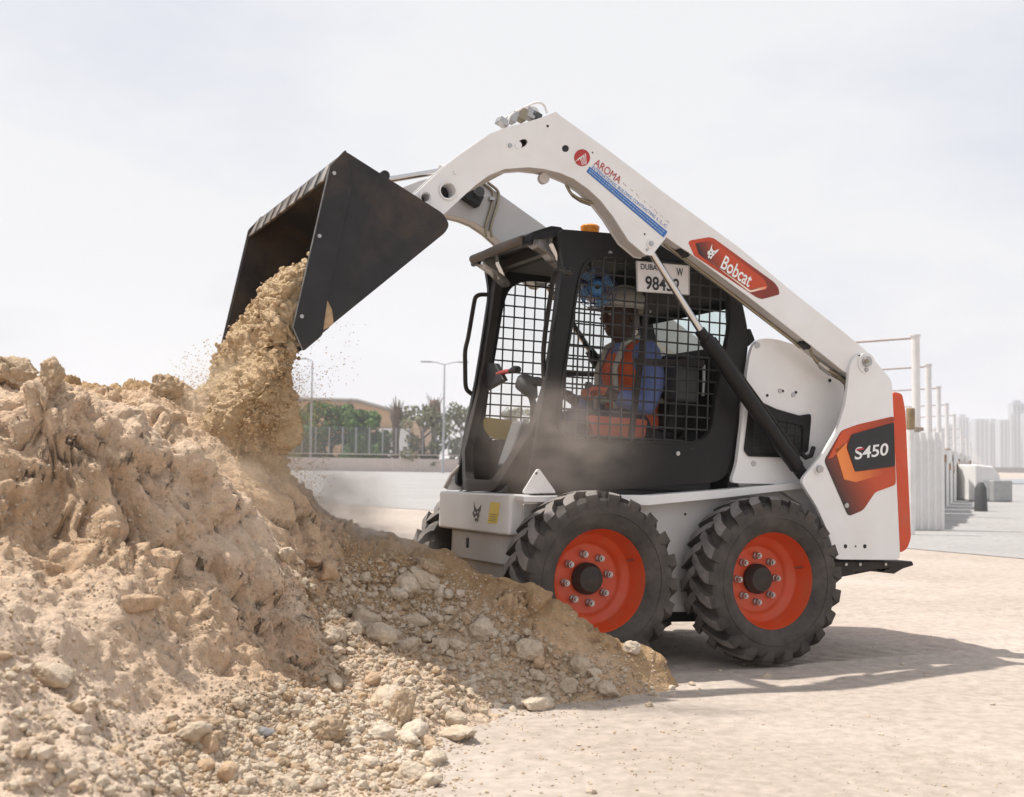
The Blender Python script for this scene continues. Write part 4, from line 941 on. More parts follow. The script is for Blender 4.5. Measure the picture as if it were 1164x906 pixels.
def heap_co(u, v, X, Y):
    z0 = tps(u, v); e = .02
    du = (tps(u+e, v)-z0)/e; dv = (tps(u, v+e)-z0)/e
    n = np.stack([-(du*rh[0]+dv*fh[0]), -(du*rh[1]+dv*fh[1]), np.ones_like(z0)], 1); n /= np.linalg.norm(n, axis=1)[:, None]
    p = np.stack([X, Y, z0], 1); h = np.clip(z0/.25, 0, 1); slope = np.clip((1-n[:, 2])*3, 0, 1)
    ridge_v = 3.90+.58*np.clip(u+1.62, -.4, 1); bank = np.clip(1-np.abs(v-(ridge_v-.20))/.36, 0, 1)*np.clip(slope*1.6, 0, 1)*(np.clip((-.60-u)/.12, 0, 1))
    warp = np.stack([fbm(p*6, 3, 91), fbm(p*6, 3, 95), fbm(p*6, 3, 99)], 1)*.05; pw = p+warp
    patch = np.clip(fbm(p*1.5, 2, 97)*1.7+.45, 0, 1); p2 = np.clip(fbm(p*2.3, 2, 197)*1.8+.5, 0, 1)
    rid = lambda q, o, sd_: 1-np.abs(fbm(q, o, sd_, .58))*2
    tal = np.clip((ridge_v-.40-v)*4, 0, 1)*np.clip((-.5-u)/.3, 0, 1); bl = (1-.75*bank)*(1-.55*tal)
    A = fbm(p*1.5, 3, 41)*.055 + rid(pw*2.6, 4, 51)*.026 + rid(pw*9, 3, 57)*.007 + fbm(p*26, 4, 67, .75)*.010
    A += (blocks(pw*5.5, 61, .09)*.050*patch**2 + blocks(pw*12, 71, .10)*.030*p2**2 + blocks(pw*27, 81, .14)*.012*(.25+.75*p2))*bl + tal*.05*rid(np.stack([(u+.5*z0)*4+fbm(p*2, 2, 217)*.8, v*1.3, z0], 1), 3, 219)
    # ragged flutes and ledges on the steep bank
    qx = (u+.55*z0)*7+fbm(p*3, 3, 17)*.9; q = np.stack([qx, v*1.2, z0*1.1], 1)
    A = A*(1-.45*bank) + bank*(.075*(rid(q, 4, 15)-.5) + .045*rid(np.stack([(u+.55*z0)*24+fbm(p*5, 2, 27)*2, v*3, z0*3], 1), 3, 29) + .022*blocks(np.stack([pw[:, 0]*6, pw[:, 1]*6, pw[:, 2]*3.2], 1), 37, .25))
    # crumbled lip that overhangs at the head of the bank
    lip = np.exp(-((v-ridge_v-.02)/.10)**2)*np.clip((-.60-u)/.1, 0, 1); A += lip*(.055*blocks(pw*7, 43, .2)+.05*np.clip(fbm(p*3.1, 2, 45)*2, 0, 1))
    A -= .045
    A *= (.25+.75*h)*(1-.6*np.exp(-((u-.22)/.42)**2-((v-5.35)/.35)**2))
    return p+n*A[:, None]
hu = np.concatenate([np.arange(-4.4, -2.3, .035), np.arange(-2.3, 1.12, .0078)]); hv = np.concatenate([np.arange(2.0, 2.35, .03), np.arange(2.35, 5.8, .0078), np.arange(5.8, 9, .05)])
HEAP = grid_mesh('soil_heap', hu, hv, heap_co, SOIL, keep=lambda u, v, co: co[:, 2] > -.035)
tag(HEAP, 'long heap of dug sandy soil with a steep crumbling bank, filling the left foreground', 'soil heap')
hc_ = np.empty(len(HEAP.data.vertices)*3, np.float32); HEAP.data.vertices.foreach_get('co', hc_); hc_ = hc_.reshape(-1, 3).astype(float)
hU = (hc_[:, 0]-C0[0])*rh[0]+(hc_[:, 1]-C0[1])*rh[1]; hV = (hc_[:, 0]-C0[0])*fh[0]+(hc_[:, 1]-C0[1])*fh[1]
fr_ = (hV-(4.88-.25*np.clip(hU+.2, -1, .6)))*3.2+fbm(hc_*2.4, 4, 411)*.75; fr_ = np.clip(fr_, 0, 1); fr_ = fr_*fr_*(3-2*fr_)
hR = 3.90+.58*np.clip(hU+1.62, -.4, 1); pl_ = np.clip((hR-.42-hV)*2.2+fbm(hc_*2.1, 4, 431)*.6, 0, 1)+np.clip(.9-np.abs(hV-hR-.10)*5+fbm(hc_*3, 3, 437)*.6, 0, 1)*.3+np.clip(1-np.hypot((hU+.35)/.8, (hV-4.35)/.5)+fbm(hc_*2, 3, 441)*.4, 0, 1); pl_ = np.clip(pl_, 0, 1)*.85
at2_ = HEAP.data.attributes.new('pale', 'FLOAT', 'POINT'); at2_.data.foreach_set('value', pl_.astype(np.float32))
at_ = HEAP.data.attributes.new('fresh', 'FLOAT', 'POINT'); at_.data.foreach_set('value', fr_.astype(np.float32))
hv_ = [v.co[:] for v in HEAP.data.vertices]; BV = BVHTree.FromPolygons(hv_, [tuple(p.vertices) for p in HEAP.data.polygons])
BG = BVHTree.FromPolygons([v.co[:] for v in GR.data.vertices], [tuple(p.vertices) for p in GR.data.polygons])
def drop(x, y):
    h = BV.ray_cast(Vector((x, y, 5)), Vector((0, 0, -1))); g = BG.ray_cast(Vector((x, y, 5)), Vector((0, 0, -1)))
    zs = [q for q in (h, g) if q[0] is not None]
    if not zs: return Vector((x, y, 0)), Vector((0, 0, 1))
    q = max(zs, key=lambda q: q[0].z); return q[0], q[1]
def hit(x, y):
    d = Vector(ray(BW, x, y)).normalized(); o = Vector(CW); best = None
    for b in (BV, BG):
        q = b.ray_cast(o, d)
        if q[0] is not None and (best is None or q[3] < best[3]): best = q
    return (best[0], best[1], best[3]) if best else (None, None, None)

# ---- stones
def rock_mesh(seed, sub=3, flat_=.75, facets=5, m=None, smooth=40):
    b = bmesh.new(); bmesh.ops.create_icosphere(b, subdivisions=sub, radius=1); co = np.array([v.co[:] for v in b.verts]); r = np.random.default_rng(seed)
    co = co*np.array([1, r.uniform(.65, .9), flat_*r.uniform(.75, 1.05)])
    for k in range(facets):
        n = r.normal(size=3); n /= np.linalg.norm(n); d = r.uniform(.45, .75); t = co@n; co = co-np.outer(np.maximum(0, t-d)*.85, n)
    nn = co/np.linalg.norm(co, axis=1)[:, None]; co = co+nn*(fbm(co*1.6+seed, 3, seed)*.13+fbm(co*5+seed, 4, seed+3, .62)*.065)[:, None]
    for v, c in zip(b.verts, co): v.co = c
    me = bpy.data.meshes.new('stone'); b.to_mesh(me); b.free(); me.materials.append(m or ROCKM)
    me.polygons.foreach_set('use_smooth', [True]*len(me.polygons)); 
    if smooth: me.set_sharp_from_angle(angle=R(smooth))
    return me
def boulder_mesh(seed):
    me = rock_mesh(seed, 5, .85, 10, SOILB, 60); co = np.array([v.co[:] for v in me.vertices]); nn = co/np.linalg.norm(co, axis=1)[:, None]
    w = co+np.stack([fbm(co*2+seed, 3, 5), fbm(co*2+seed, 3, 6), fbm(co*2+seed, 3, 7)], 1)*.12
    co = co+nn*(blocks(w*1.9+seed, seed, .2)*.16+blocks(w*4.5+seed, seed+1, .25)*.07+fbm(co*9, 3, seed)*.035)[:, None]; me.vertices.foreach_set('co', co.ravel()); me.update(); return me
SOILB = soil_mat('boulder_soil', [(.48, .345, .215), (.56, .42, .285), (.64, .50, .36)], .012)
BMs = [boulder_mesh(300+k) for k in range(5)]
def chipped(me, k, a=.09):
    co = np.array([v.co[:] for v in me.vertices]); nn = co/np.linalg.norm(co, axis=1)[:, None]; co = co+nn*(blocks(co*1.8+k*3.1, k, .15)*a+blocks(co*4.2+k, k+1, .2)*a*.35)[:, None]; me.vertices.foreach_set('co', co.ravel()); me.update(); return me
RM = [rock_mesh(k, 4, .8, 9, smooth=55) for k in range(10)]; RM = [chipped(q, i) for i, q in enumerate(RM)]; RMG = rock_mesh(55, 3, .7, 5, ROCKG); RMS = [rock_mesh(100+k, 3, .8, 6, SOIL) for k in range(5)]
def stone(x, y, rpx, me=None, name='stone', label=None, cat='stone', group=None, sq=(1, 1, 1), rz=None, tilt=.25, sink=.3, photo=True):
    p, n, d = hit(x, y)
    if p is None: return None
    r = rpx/FOC*d if photo else rpx
    o = bpy.data.objects.new(name, me or random.choice(RM)); COL.objects.link(o)
    p, n = drop(p.x, p.y)
    o.scale = (r*sq[0], r*sq[1], r*sq[2]); o.rotation_euler = (random.uniform(-tilt, tilt), random.uniform(-tilt, tilt), rz if rz is not None else random.uniform(0, 6.28))
    o.location = p+Vector((0, 0, r*sq[2]*(.6-sink))); tag(o, label, cat, group); return o
yaw = .4279
SPEC = [
 (611, 806, 23, 'flat tan stone lying on the pale ground in front of the front wheel', RM[2], (1, .85, .62)),
 (690, 787, 16, 'rounded tan stone at the foot of the heap, just below the front wheel rim', RM[4], (1, .9, .75)),
 (718, 739, 14, 'brown clod resting against the bottom of the front tyre', RM[6], (1, .9, .8)),
 (188, 450, 24, 'brown boulder on the far crest of the heap, left of the falling soil', BMs[0], (1.05, .9, .85)),
 (18, 440, 34, 'big pale boulder on the crest of the heap at the left edge', BMs[1], (1, .9, .85)),
 (57, 450, 17, 'upright brown rock beside the big boulder on the crest', BMs[2], (.8, .8, 1.25)),
 (325, 655, 15, 'pale smooth stone at the edge of the falling soil above the gully', RM[5], (1.1, .7, .7)),
 (474, 710, 15, 'pale oval stone midway up the slope below the front axle', RM[0], (1.1, .8, .7)),
 (487, 727, 14, 'long stone lying just under the pale oval stone', RM[8], (1.3, .7, .6)),
 (432, 728, 20, 'tan boulder half sunk in the rubble left of the pale oval stone', RM[9], (1, .9, .9)),
 (403, 719, 12, 'brown stone touching the tan boulder in the rubble', RM[1], (1.1, .8, .8)),
 (299, 835, 12, 'small blue-grey stone among the tan rubble', RMG, (1.1, .8, .6)),
 (375, 838, 21, 'blocky tan rock in the lower rubble', BMs[0], (1, .9, .95)),
 (433, 840, 19, 'rounded rock beside the split wooden-looking slab', RM[3], (1, .9, .8)),
 (457, 822, 33, 'long upright slab of layered rock at the foot of the heap', BMs[4], (.42, .5, 1.1)),
 (522, 838, 22, 'whitish crumbling lump at the edge of the bare ground', RM[4], (1.2, .9, .55)),
 (60, 775, 22, 'brownish stone on the near slope at the left edge', RM[0], (1.1, .8, .8)),
 (488, 655, 20, 'brown boulder high on the slope in front of the nose', BMs[3], (1, .9, .95)),
 (872, 769, 7, 'small flat stone on the shaded ground under the rear wheel', RM[5], (1.3, .8, .4)),
 (672, 902, 7, 'lone small stone on bare ground at the bottom edge', RM[8], (1, .9, .8)),
 (155, 690, 24, 'slanting slab of hard soil on the steep bank', RMS[1], (1.5, .6, .6)),
 (588, 792, 8, 'little stone next to the flat tan stone', RM[9], (1, .9, .8)),
]
for x, y, r, lab, me, sq in SPEC: stone(x, y, r, me, 'boulder' if r > 18 else 'stone', lab, 'boulder' if r > 18 else 'stone', None, sq, tilt=.2, sink=.2 if r > 30 else .3)
def in_poly(x, y, P_):
    c = False; j = len(P_)-1
    for i in range(len(P_)):
        (xi, yi), (xj, yj) = P_[i], P_[j]
        if (yi > y) != (yj > y) and x < (xj-xi)*(y-yi)/(yj-yi)+xi: c = not c
        j = i
    return c
RUB = [(330, 640), (470, 640), (640, 740), (740, 770), (620, 800), (520, 830), (490, 900), (150, 900), (250, 800), (380, 760)]
LFT = [(0, 730), (120, 790), (260, 830), (300, 900), (0, 900)]
n = 0
while n < 255:
    x, y = random.uniform(0, 740), random.uniform(600, 903)
    if not (in_poly(x, y, RUB) or (in_poly(x, y, LFT) and random.random() < .10)): continue
    r = min(21, 4.2*(random.random()+.03)**-.55)
    stone(x, y, r, None if random.random() < .75 else random.choice(RMS), 'stone', 'loose tan stone lying in the rubble on the lower slope of the heap', 'stone', 'loose stones in the rubble', (1, random.uniform(.75, 1), random.uniform(.6, .95)), tilt=.5); n += 1
for k in range(14):
    x, y = random.gauss(735, 40), random.gauss(783, 9)
    stone(x, y, random.uniform(2.5, 6.5), None, 'stone', 'small loose stone that rolled off the toe of the heap near the front wheel', 'stone', 'stones at the toe of the heap', (1, .85, .75))
for k in range(24):
    x, y = random.uniform(560, 1150), random.uniform(745, 900)
    stone(x, y, random.uniform(1.6, 3.6), None, 'pebble', 'tiny pebble scattered on the bare pale ground', 'pebble', 'pebbles on the bare ground', (1, .9, .6))
# countless grit and clods: one object
def scatter(name, pts, meshes, m, kind='stuff'):
    Vs = []; Fs = []; n = 0
    src = [(np.array([v.co[:] for v in q.vertices]), np.array([p.vertices[:] for p in q.polygons])) for q in meshes]
    for p, r in pts:
        V, F = src[random.randrange(len(src))]; a = random.uniform(0, 6.28); ca, sa = math.cos(a), math.sin(a); b = random.uniform(-1, 1); cb, sb = math.cos(b), math.sin(b)
        Rm = np.array([[ca, -sa, 0], [sa, ca, 0], [0, 0, 1]])@np.array([[1, 0, 0], [0, cb, -sb], [0, sb, cb]])
        Vs.append(V@Rm.T*r+np.array(p)); Fs.append(F+n); n += len(V)
    V = np.concatenate(Vs); F = np.concatenate(Fs); me = bpy.data.meshes.new(name); me.vertices.add(len(V)); me.vertices.foreach_set('co', V.ravel().astype(np.float32))
    me.loops.add(F.size); me.loops.foreach_set('vertex_index', F.ravel().astype(np.int32)); me.polygons.add(len(F)); me.polygons.foreach_set('loop_start', np.arange(0, F.size, 3, dtype=np.int32))
    me.polygons.foreach_set('use_smooth', np.zeros(len(F), bool)); me.update(calc_edges=True); me.materials.append(m); o = bpy.data.objects.new(name, me); COL.objects.link(o); o['kind'] = kind; return o
SM = [rock_mesh(200+k, 1, .8, 4, smooth=0) for k in range(8)]
pts = []
while len(pts) < 19000:
    x, y = random.uniform(-40, 800), random.uniform(440, 930)
    xj, yj = x+random.gauss(0, 20), y+random.gauss(0, 14); dens = 1 if in_poly(xj, yj, RUB) else (.12 if in_poly(xj, yj, LFT) else .05)
    if xj > 740 or (yj > 800 and xj > 500): dens = .03
    if random.random() > dens: continue
    p, nn_, d = hit(x, y)
    if p is None or d > 8: continue
    r = min(.024, .0034*(random.random()+.012)**-.5); r = r if in_poly(x, y, RUB) or in_poly(x, y, LFT) else min(r, .007); pts.append((p+nn_*r*.2, r))
k_ = [random.random() < .7 for q in pts]; scatter('grit', [q for q, k in zip(pts, k_) if k], SM, ROCKM); scatter('crumbs', [q for q, k in zip(pts, k_) if not k], SM, SOILB)
pts = []
for k in range(900):
    x, y = random.uniform(480, 1180), random.uniform(700, 905); p, nn_, d = hit(x, y)
    if p is not None and fbm(np.array([[p.x*.9, p.y*.9, 0]]), 2, 5)[0] > -.1: pts.append((p, random.uniform(.002, .0065)))
scatter('gravel', pts, SM, ROCKM)

# ---- soil pouring from the bucket (loader frame): a curtain below the cutting edge and the load still in the bucket
def sheet(V, closed, m, name, parentless=True):
    nv, ns = V.shape[:2]; idx = np.arange(nv*ns).reshape(nv, ns)
    if closed: F = np.stack([idx[:-1], np.roll(idx, -1, 1)[:-1], np.roll(idx, -1, 1)[1:], idx[1:]], -1).reshape(-1, 4)
    else: F = np.stack([idx[:-1, :-1], idx[:-1, 1:], idx[1:, 1:], idx[1:, :-1]], -1).reshape(-1, 4)
    return V.reshape(-1, 3), F
def normals(V, closed):
    d1 = (np.roll(V, -1, 1)-np.roll(V, 1, 1)) if closed else np.gradient(V, axis=1)
    d2 = np.gradient(V, axis=0); n = np.cross(d1, d2); return n/(np.linalg.norm(n, axis=2)[..., None]+1e-9)
def lumps(p, low):
    st = p*np.array([9, 9, 1.5]); p = p+np.stack([fbm(p*9, 3, 77), fbm(p*9, 3, 78), fbm(p*9, 3, 79)], 1)*.03
    A = (blocks(p*11, 301, .2)*.030+blocks(p*26, 311, .35)*.020+blocks(p*60, 316, .35)*.010)*(1-.5*low)+fbm(p*3, 3, 321)*.045+fbm(p*14, 4, 326, .65)*.016+fbm(p*60, 2, 331)*.004-.012
    return A+low*(fbm(st, 4, 341)*.05+fbm(st*2.6, 3, 345)*.025)-.02
zs = np.linspace(1.46, .42, 210); ns = 460; th = np.linspace(0, 2*PI, ns, endpoint=False); V = []
for z in zs:
    cx = np.interp(z, [.42, .8, 1.1, 1.27, 1.35, 1.46], [-1.50, -1.475, -1.43, -1.385, -1.365, -1.30]); a = np.interp(z, [.42, .8, 1.1, 1.3, 1.4, 1.46], [.34, .22, .14, .085, .065, .03])
    yn = np.interp(z, [.42, .8, 1.0, 1.2, 1.29, 1.46], [-.22, -.42, -.54, -.64, -.665, -.67]); yf = np.interp(z, [.42, .9, 1.12, 1.3, 1.38, 1.46], [1.2, 1.0, .84, .66, .60, .42])
    c, s_ = np.cos(th), np.sin(th); e = 3.2; k = (np.abs(c)**e+np.abs(s_)**e)**(-1/e)
    V.append(np.stack([cx+a*k*c, (yn+yf)/2+(yf-yn)/2*k*s_, np.full(ns, z)], 1))
V = np.array(V); n = normals(V, True); c0 = V.mean(1, keepdims=True)
if (n*(V-c0)).sum() < 0: n = -n
P1 = V.reshape(-1, 3); N1 = n.reshape(-1, 3); low = np.clip((1.28-P1[:, 2])/.35, 0, 1); A = lumps(P1, low); A -= np.clip(fbm(P1*np.array([1, 3, 3]), 2, 401)-.25, 0, 1)*.05
o1 = P1+N1*A[:, None]; up = P1[:, 2] > 1.27; o1[up, 1] = np.clip(o1[up, 1], -.684, .684)
q0, F1 = sheet(V, True, None, '')
# load in the bucket: height field over the floor
e0, e1 = np.array([-1.355, 1.285]), np.array([-.84, 1.756]); fd = (e1-e0)/np.linalg.norm(e1-e0); fn_ = np.array([-fd[1], fd[0]]); LL = np.linalg.norm(e1-e0)
ss = np.linspace(-.05, LL, 150); yy = np.concatenate([np.linspace(-.684, -.62, 26)[:-1], np.linspace(-.62, .62, 230), np.linspace(.62, .684, 26)[1:]]); SS, YY = np.meshgrid(ss, yy); 
hh_ = np.interp(SS, [-.05, .0, .10, .22, .32, .45, .58, LL], [.06, .15, .20, .22, .19, .12, .05, .01])*np.interp(YY, [-.684, -.679, -.665, -.64, -.3, 0, .25, .45, .65, .684], [.0, .55, .95, 1.12, 1.02, .88, .72, .56, .42, .0])
V2 = np.stack([e0[0]+fd[0]*SS+fn_[0]*hh_, YY, e0[1]+fd[1]*SS+fn_[1]*hh_], 2); n2 = normals(V2, False)
if n2[..., 0].mean()*fn_[0]+n2[..., 2].mean()*fn_[1] < 0: n2 = -n2
P2 = V2.reshape(-1, 3); N2 = n2.reshape(-1, 3); o2 = P2+N2*(lumps(P2, np.zeros(len(P2)))+.02)[:, None]; o2[:, 1] = np.clip(o2[:, 1], -.686, .686)
q0, F2 = sheet(V2, False, None, '')
for o_ in (o1, o2):      # the soil lies on the bucket floor, never through it
    h__ = (o_[:, 0]-e0[0])*fn_[0]+(o_[:, 2]-e0[1])*fn_[1]; s__ = (o_[:, 0]-e0[0])*fd[0]+(o_[:, 2]-e0[1])*fd[1]; bad = (h__ < .008) & (s__ > 0) & (h__ > -.30); mv = (.008-h__)*bad; o_[:, 0] += mv*fn_[0]; o_[:, 2] += mv*fn_[1]
out = np.concatenate([o1, o2]); F = np.concatenate([F1, F2+len(o1)]); N0_ = np.concatenate([N1, N2])
me = bpy.data.meshes.new('pouring_soil'); me.vertices.add(len(out)); me.vertices.foreach_set('co', out.ravel().astype(np.float32)); me.loops.add(F.size); me.loops.foreach_set('vertex_index', F.ravel().astype(np.int32)); me.polygons.add(len(F))
me.polygons.foreach_set('loop_start', np.arange(0, F.size, 4, dtype=np.int32)); me.polygons.foreach_set('use_smooth', np.ones(len(F), bool)); me.update(calc_edges=True); me.materials.append(SOILW)
PO = bpy.data.objects.new('pouring_soil', me); COL.objects.link(PO); PO.matrix_world = MW; tag(PO, kind='stuff')
pts = []
for k in range(26000):
    i = random.randrange(len(out)); p = Vector(out[i]); nz = Vector(N0_[i])
    low = p.z < 1.25; far = (random.random()**2.5)*(.20 if low else .012); r = random.uniform(.0012, .0045) if random.random() < .85 else random.uniform(.005, .013 if low else .02)
    r = min(r, .0035) if far > .02 else r
    q = p+nz*far; 
    if abs(q.y) > .68 and q.z > 1.25: continue
    pts.append((MW@q, r))
for k in range(260):   # stray grains right of the curtain and off the cutter corner
    y = random.choice((-.70, -.66, random.uniform(-.7, .7))); z = random.uniform(.7, 1.35); pts.append((MW@Vector((-1.28+random.gauss(0, .05)+(1.3-z)*random.uniform(-.1, .12), y+random.gauss(0, .03), z)), random.uniform(.0015, .004)))
for k in range(40): pts.append((MW@Vector((-1.22+random.gauss(0, .03)+random.uniform(0, .06), -.70, random.uniform(1.15, 1.40))), random.uniform(.0015, .0035)))
scatter('falling_grains', pts, SM, SOILW)

# ---- dust clouds
def dust(name, c, rad, dens, col, seed, sc=3.0, rot=0):
    b = bmesh.new(); bmesh.ops.create_icosphere(b, subdivisions=3, radius=1); me = bpy.data.meshes.new(name); b.to_mesh(me); b.free()
    o = bpy.data.objects.new(name, me); COL.objects.link(o); o.location = c; o.scale = rad; o.rotation_euler = (0, 0, -yaw+rot); tag(o, kind='stuff')
    m = bpy.data.materials.new(name); m.use_nodes = True; N = m.node_tree.nodes; L = m.node_tree.links; N.remove(N['Principled BSDF']); v = N.new('ShaderNodeVolumePrincipled'); L.new(v.outputs[0], N['Material Output'].inputs['Volume'])
    v.inputs['Color'].default_value = (*col, 1); v.inputs['Anisotropy'].default_value = .1
    tc = N.new('ShaderNodeTexCoord'); ln = N.new('ShaderNodeVectorMath'); ln.operation = 'LENGTH'; L.new(tc.outputs['Object'], ln.inputs[0])
    g = N.new('ShaderNodeMapRange'); g.interpolation_type = 'SMOOTHSTEP'; g.inputs[1].default_value = 1; g.inputs[2].default_value = .15; g.inputs[3].default_value = 0; g.inputs[4].default_value = 1; L.new(ln.outputs['Value'], g.inputs[0])
    n = N.new('ShaderNodeTexNoise'); n.inputs['Scale'].default_value = sc; n.inputs['Detail'].default_value = 4; mp = N.new('ShaderNodeMapping'); mp.inputs['Location'].default_value = (seed, seed*2, 0); L.new(tc.outputs['Object'], mp.inputs[0]); L.new(mp.outputs[0], n.inputs['Vector'])
    r = N.new('ShaderNodeMapRange'); r.inputs[1].default_value = .38; r.inputs[2].default_value = .62; r.inputs[3].default_value = .15; r.inputs[4].default_value = 1.3; L.new(n.outputs[0], r.inputs[0])
    k = N.new('ShaderNodeMath'); k.operation = 'MULTIPLY'; L.new(g.outputs[0], k.inputs[0]); L.new(r.outputs[0], k.inputs[1]); k2 = N.new('ShaderNodeMath'); k2.operation = 'MULTIPLY'; k2.inputs[1].default_value = dens; L.new(k.outputs[0], k2.inputs[0]); L.new(k2.outputs[0], v.inputs['Density'])
    me.materials.append(m); return o
DC = (.97, .92, .86)
if not FASTNODUST:
    dust('dust_cloud', W(372, 575, 5.25), (.36, .30, .26), 7, DC, 3)
    dust('dust_veil', W(272, 490, 5.2), (.44, .34, .42), 3.4, (.98, .86, .68), 21, 2.2)
    dust('dust_cloud', W(430, 620, 5.35), (.30, .3, .14), 6.0, DC, 5)
    dust('dust_cloud', W(630, 500, 4.75), (.46, .18, .32), 2.0, (.88, .78, .70), 8)
    dust('dust_cloud', W(285, 545, 4.75), (.30, .2, .22), 2.5, (.82, .68, .52), 11)
# ================================================================== BACKGROUND
def wbox(mb, a, b, h, th, z0=0, m=0):   # upright box from ground point a to b
    a, b = Vector((a.x, a.y, 0)), Vector((b.x, b.y, 0)); t = (b-a).normalized(); n = Vector((-t.y, t.x, 0))*th/2
    q = [a-n, b-n, b+n, a+n]; return mb.hexa([p+Vector((0, 0, z0)) for p in q], [p+Vector((0, 0, z0+h)) for p in q], m)
DL = 105.0
A, B = W(-130, 534.5, DL-3.4), W(880, 534.5, DL+9)
for p in (A, B): p.z = 0
t_ = (B-A).normalized()
WALLM = soil_mat('beige_render', [(.52, .44, .39), (.57, .49, .44)], .001, .2)
WA = empty('boundary_wall', loc=A); tag(WA, 'low beige boundary wall along the far side of the road, carrying a wire fence', 'wall')
def local(mb, o): mb.v = [tuple(Vector(v)-o) for v in mb.v]; return mb
hwall = 1.45
mb = wbox(MB(), A, B, hwall, .25, -.3); local(mb, A).build('wall_panel', WALLM, WA, bev=.02)
mb = wbox(MB(), A, B, .08, .34, hwall); local(mb, A).build('coping', WALLM, WA, bev=.02)
FE = empty('wire_fence', loc=A); tag(FE, 'grey wire mesh fence with upright posts standing on the beige wall', 'fence')
FM = mat('galvanised', (.30, .30, .30), .5, .3); FM2 = mat('fence_wire', (.22, .23, .22), .6)
Lw = (B-A).length; npost = int(Lw/1.15); g0 = None
for k in range(npost+1):
    p = t_*(Lw*k/npost)
    if g0 is None: g0 = MB().box((0, 0, (hwall+1.2)), (.09, .09, 2.35)).build('post', FM, FE); q = g0
    else: q = g0.copy(); COL.objects.link(q); q.parent = FE
    q.location = p
mw_ = MB()
for k in range(13): z = hwall+.2+k*.18; mw_.tube([Vector((0, 0, z)), t_*Lw+Vector((0, 0, z))], .018, 4)
n = int(Lw/.30)
for k in range(n): p = t_*(Lw*k/n); mw_.tube([p+Vector((0, 0, hwall+.1)), p+Vector((0, 0, hwall+2.35))], .010, 3)
mw_.build('mesh_panel', FM2, FE, smooth=0)
# street lamps
def lamp(x, ytop, d, double, lab):
    base = W(x, 535, d); base.z = 0; top = W(x, ytop, d).z; o = empty('street_lamp', loc=base); tag(o, lab, 'street lamp', 'street lamps along the wall')
    MB().tube([(0, 0, 0), (0, 0, top*.5), (0, 0, top)], [.11, .085, .05], 12).build('pole', LPM, o, smooth=60)
    MB().cyl((0, 0, 0), (0, 0, .5), .14, 12).build('base', LPM, o)
    for s in ((-1, 1) if double else (-1,)):
        e = RH*(1.1 if double else .7)*s; MB().tube([Vector((0, 0, top)), e*.6+Vector((0, 0, top+.18)), e+Vector((0, 0, top+.22))], .04, 8).build('arm', LPM, o, smooth=60)
        MB().box(e*1.35+Vector((0, 0, top+.22)), (.9, .28, .12), Matrix.Rotation(-yaw, 3, 'Z')).build('lantern', LPM, o, bev=.03)
LPM = mat('lamp_grey', (.34, .34, .35), .5, .2)
lamp(352.5, 410, 108, False, 'tall thin grey street lamp with a single lantern, behind the green hedge trees')
lamp(503.5, 414, 100, True, 'tall thin grey street lamp with two arms, left of the cab')
# warehouse with tan roof
WHM = mat('tan_cladding', (.42, .27, .15), .7, var=.05, vs=.2); WHW = mat('white_cladding', (.6, .6, .6), .6)
q0 = W(345, 534, 170); q0.z = 0; BL = empty('warehouse', loc=q0); tag(BL, 'long tan warehouse with a sloping roof line behind the trees and the fence', 'warehouse')
prof_ = [(240, 455.5), (350, 455), (405, 456.5), (440, 466), (470, 478), (472, 540), (240, 540)]
near_ = [W(x, y, 170) for x, y in prof_]; far_ = [p+FH*40 for p in near_]
n = len(near_); mb = MB().add([p-q0 for p in near_+far_], [tuple(range(n)), tuple(range(n, 2*n))[::-1]]+[(i, i+n, (i+1) % n+n, (i+1) % n) for i in range(n)]); mb.build('tan_wall', WHM, BL, smooth=0)
ln_ = MB().tube([p-q0-FH*.15+Vector((0, 0, .15)) for p in near_[:5]], .28, 6); ln_.build('roof_edge', mat('roof_trim', (.22, .20, .18), .7), BL, smooth=0)
wb = [W(x, y, 169) for x, y in ((430, 487), (466, 487), (466, 540), (430, 540))]; mb = MB().hexa([p-q0 for p in wb], [p-q0+FH*.6 for p in wb]); mb.build('white_annex', WHW, BL)

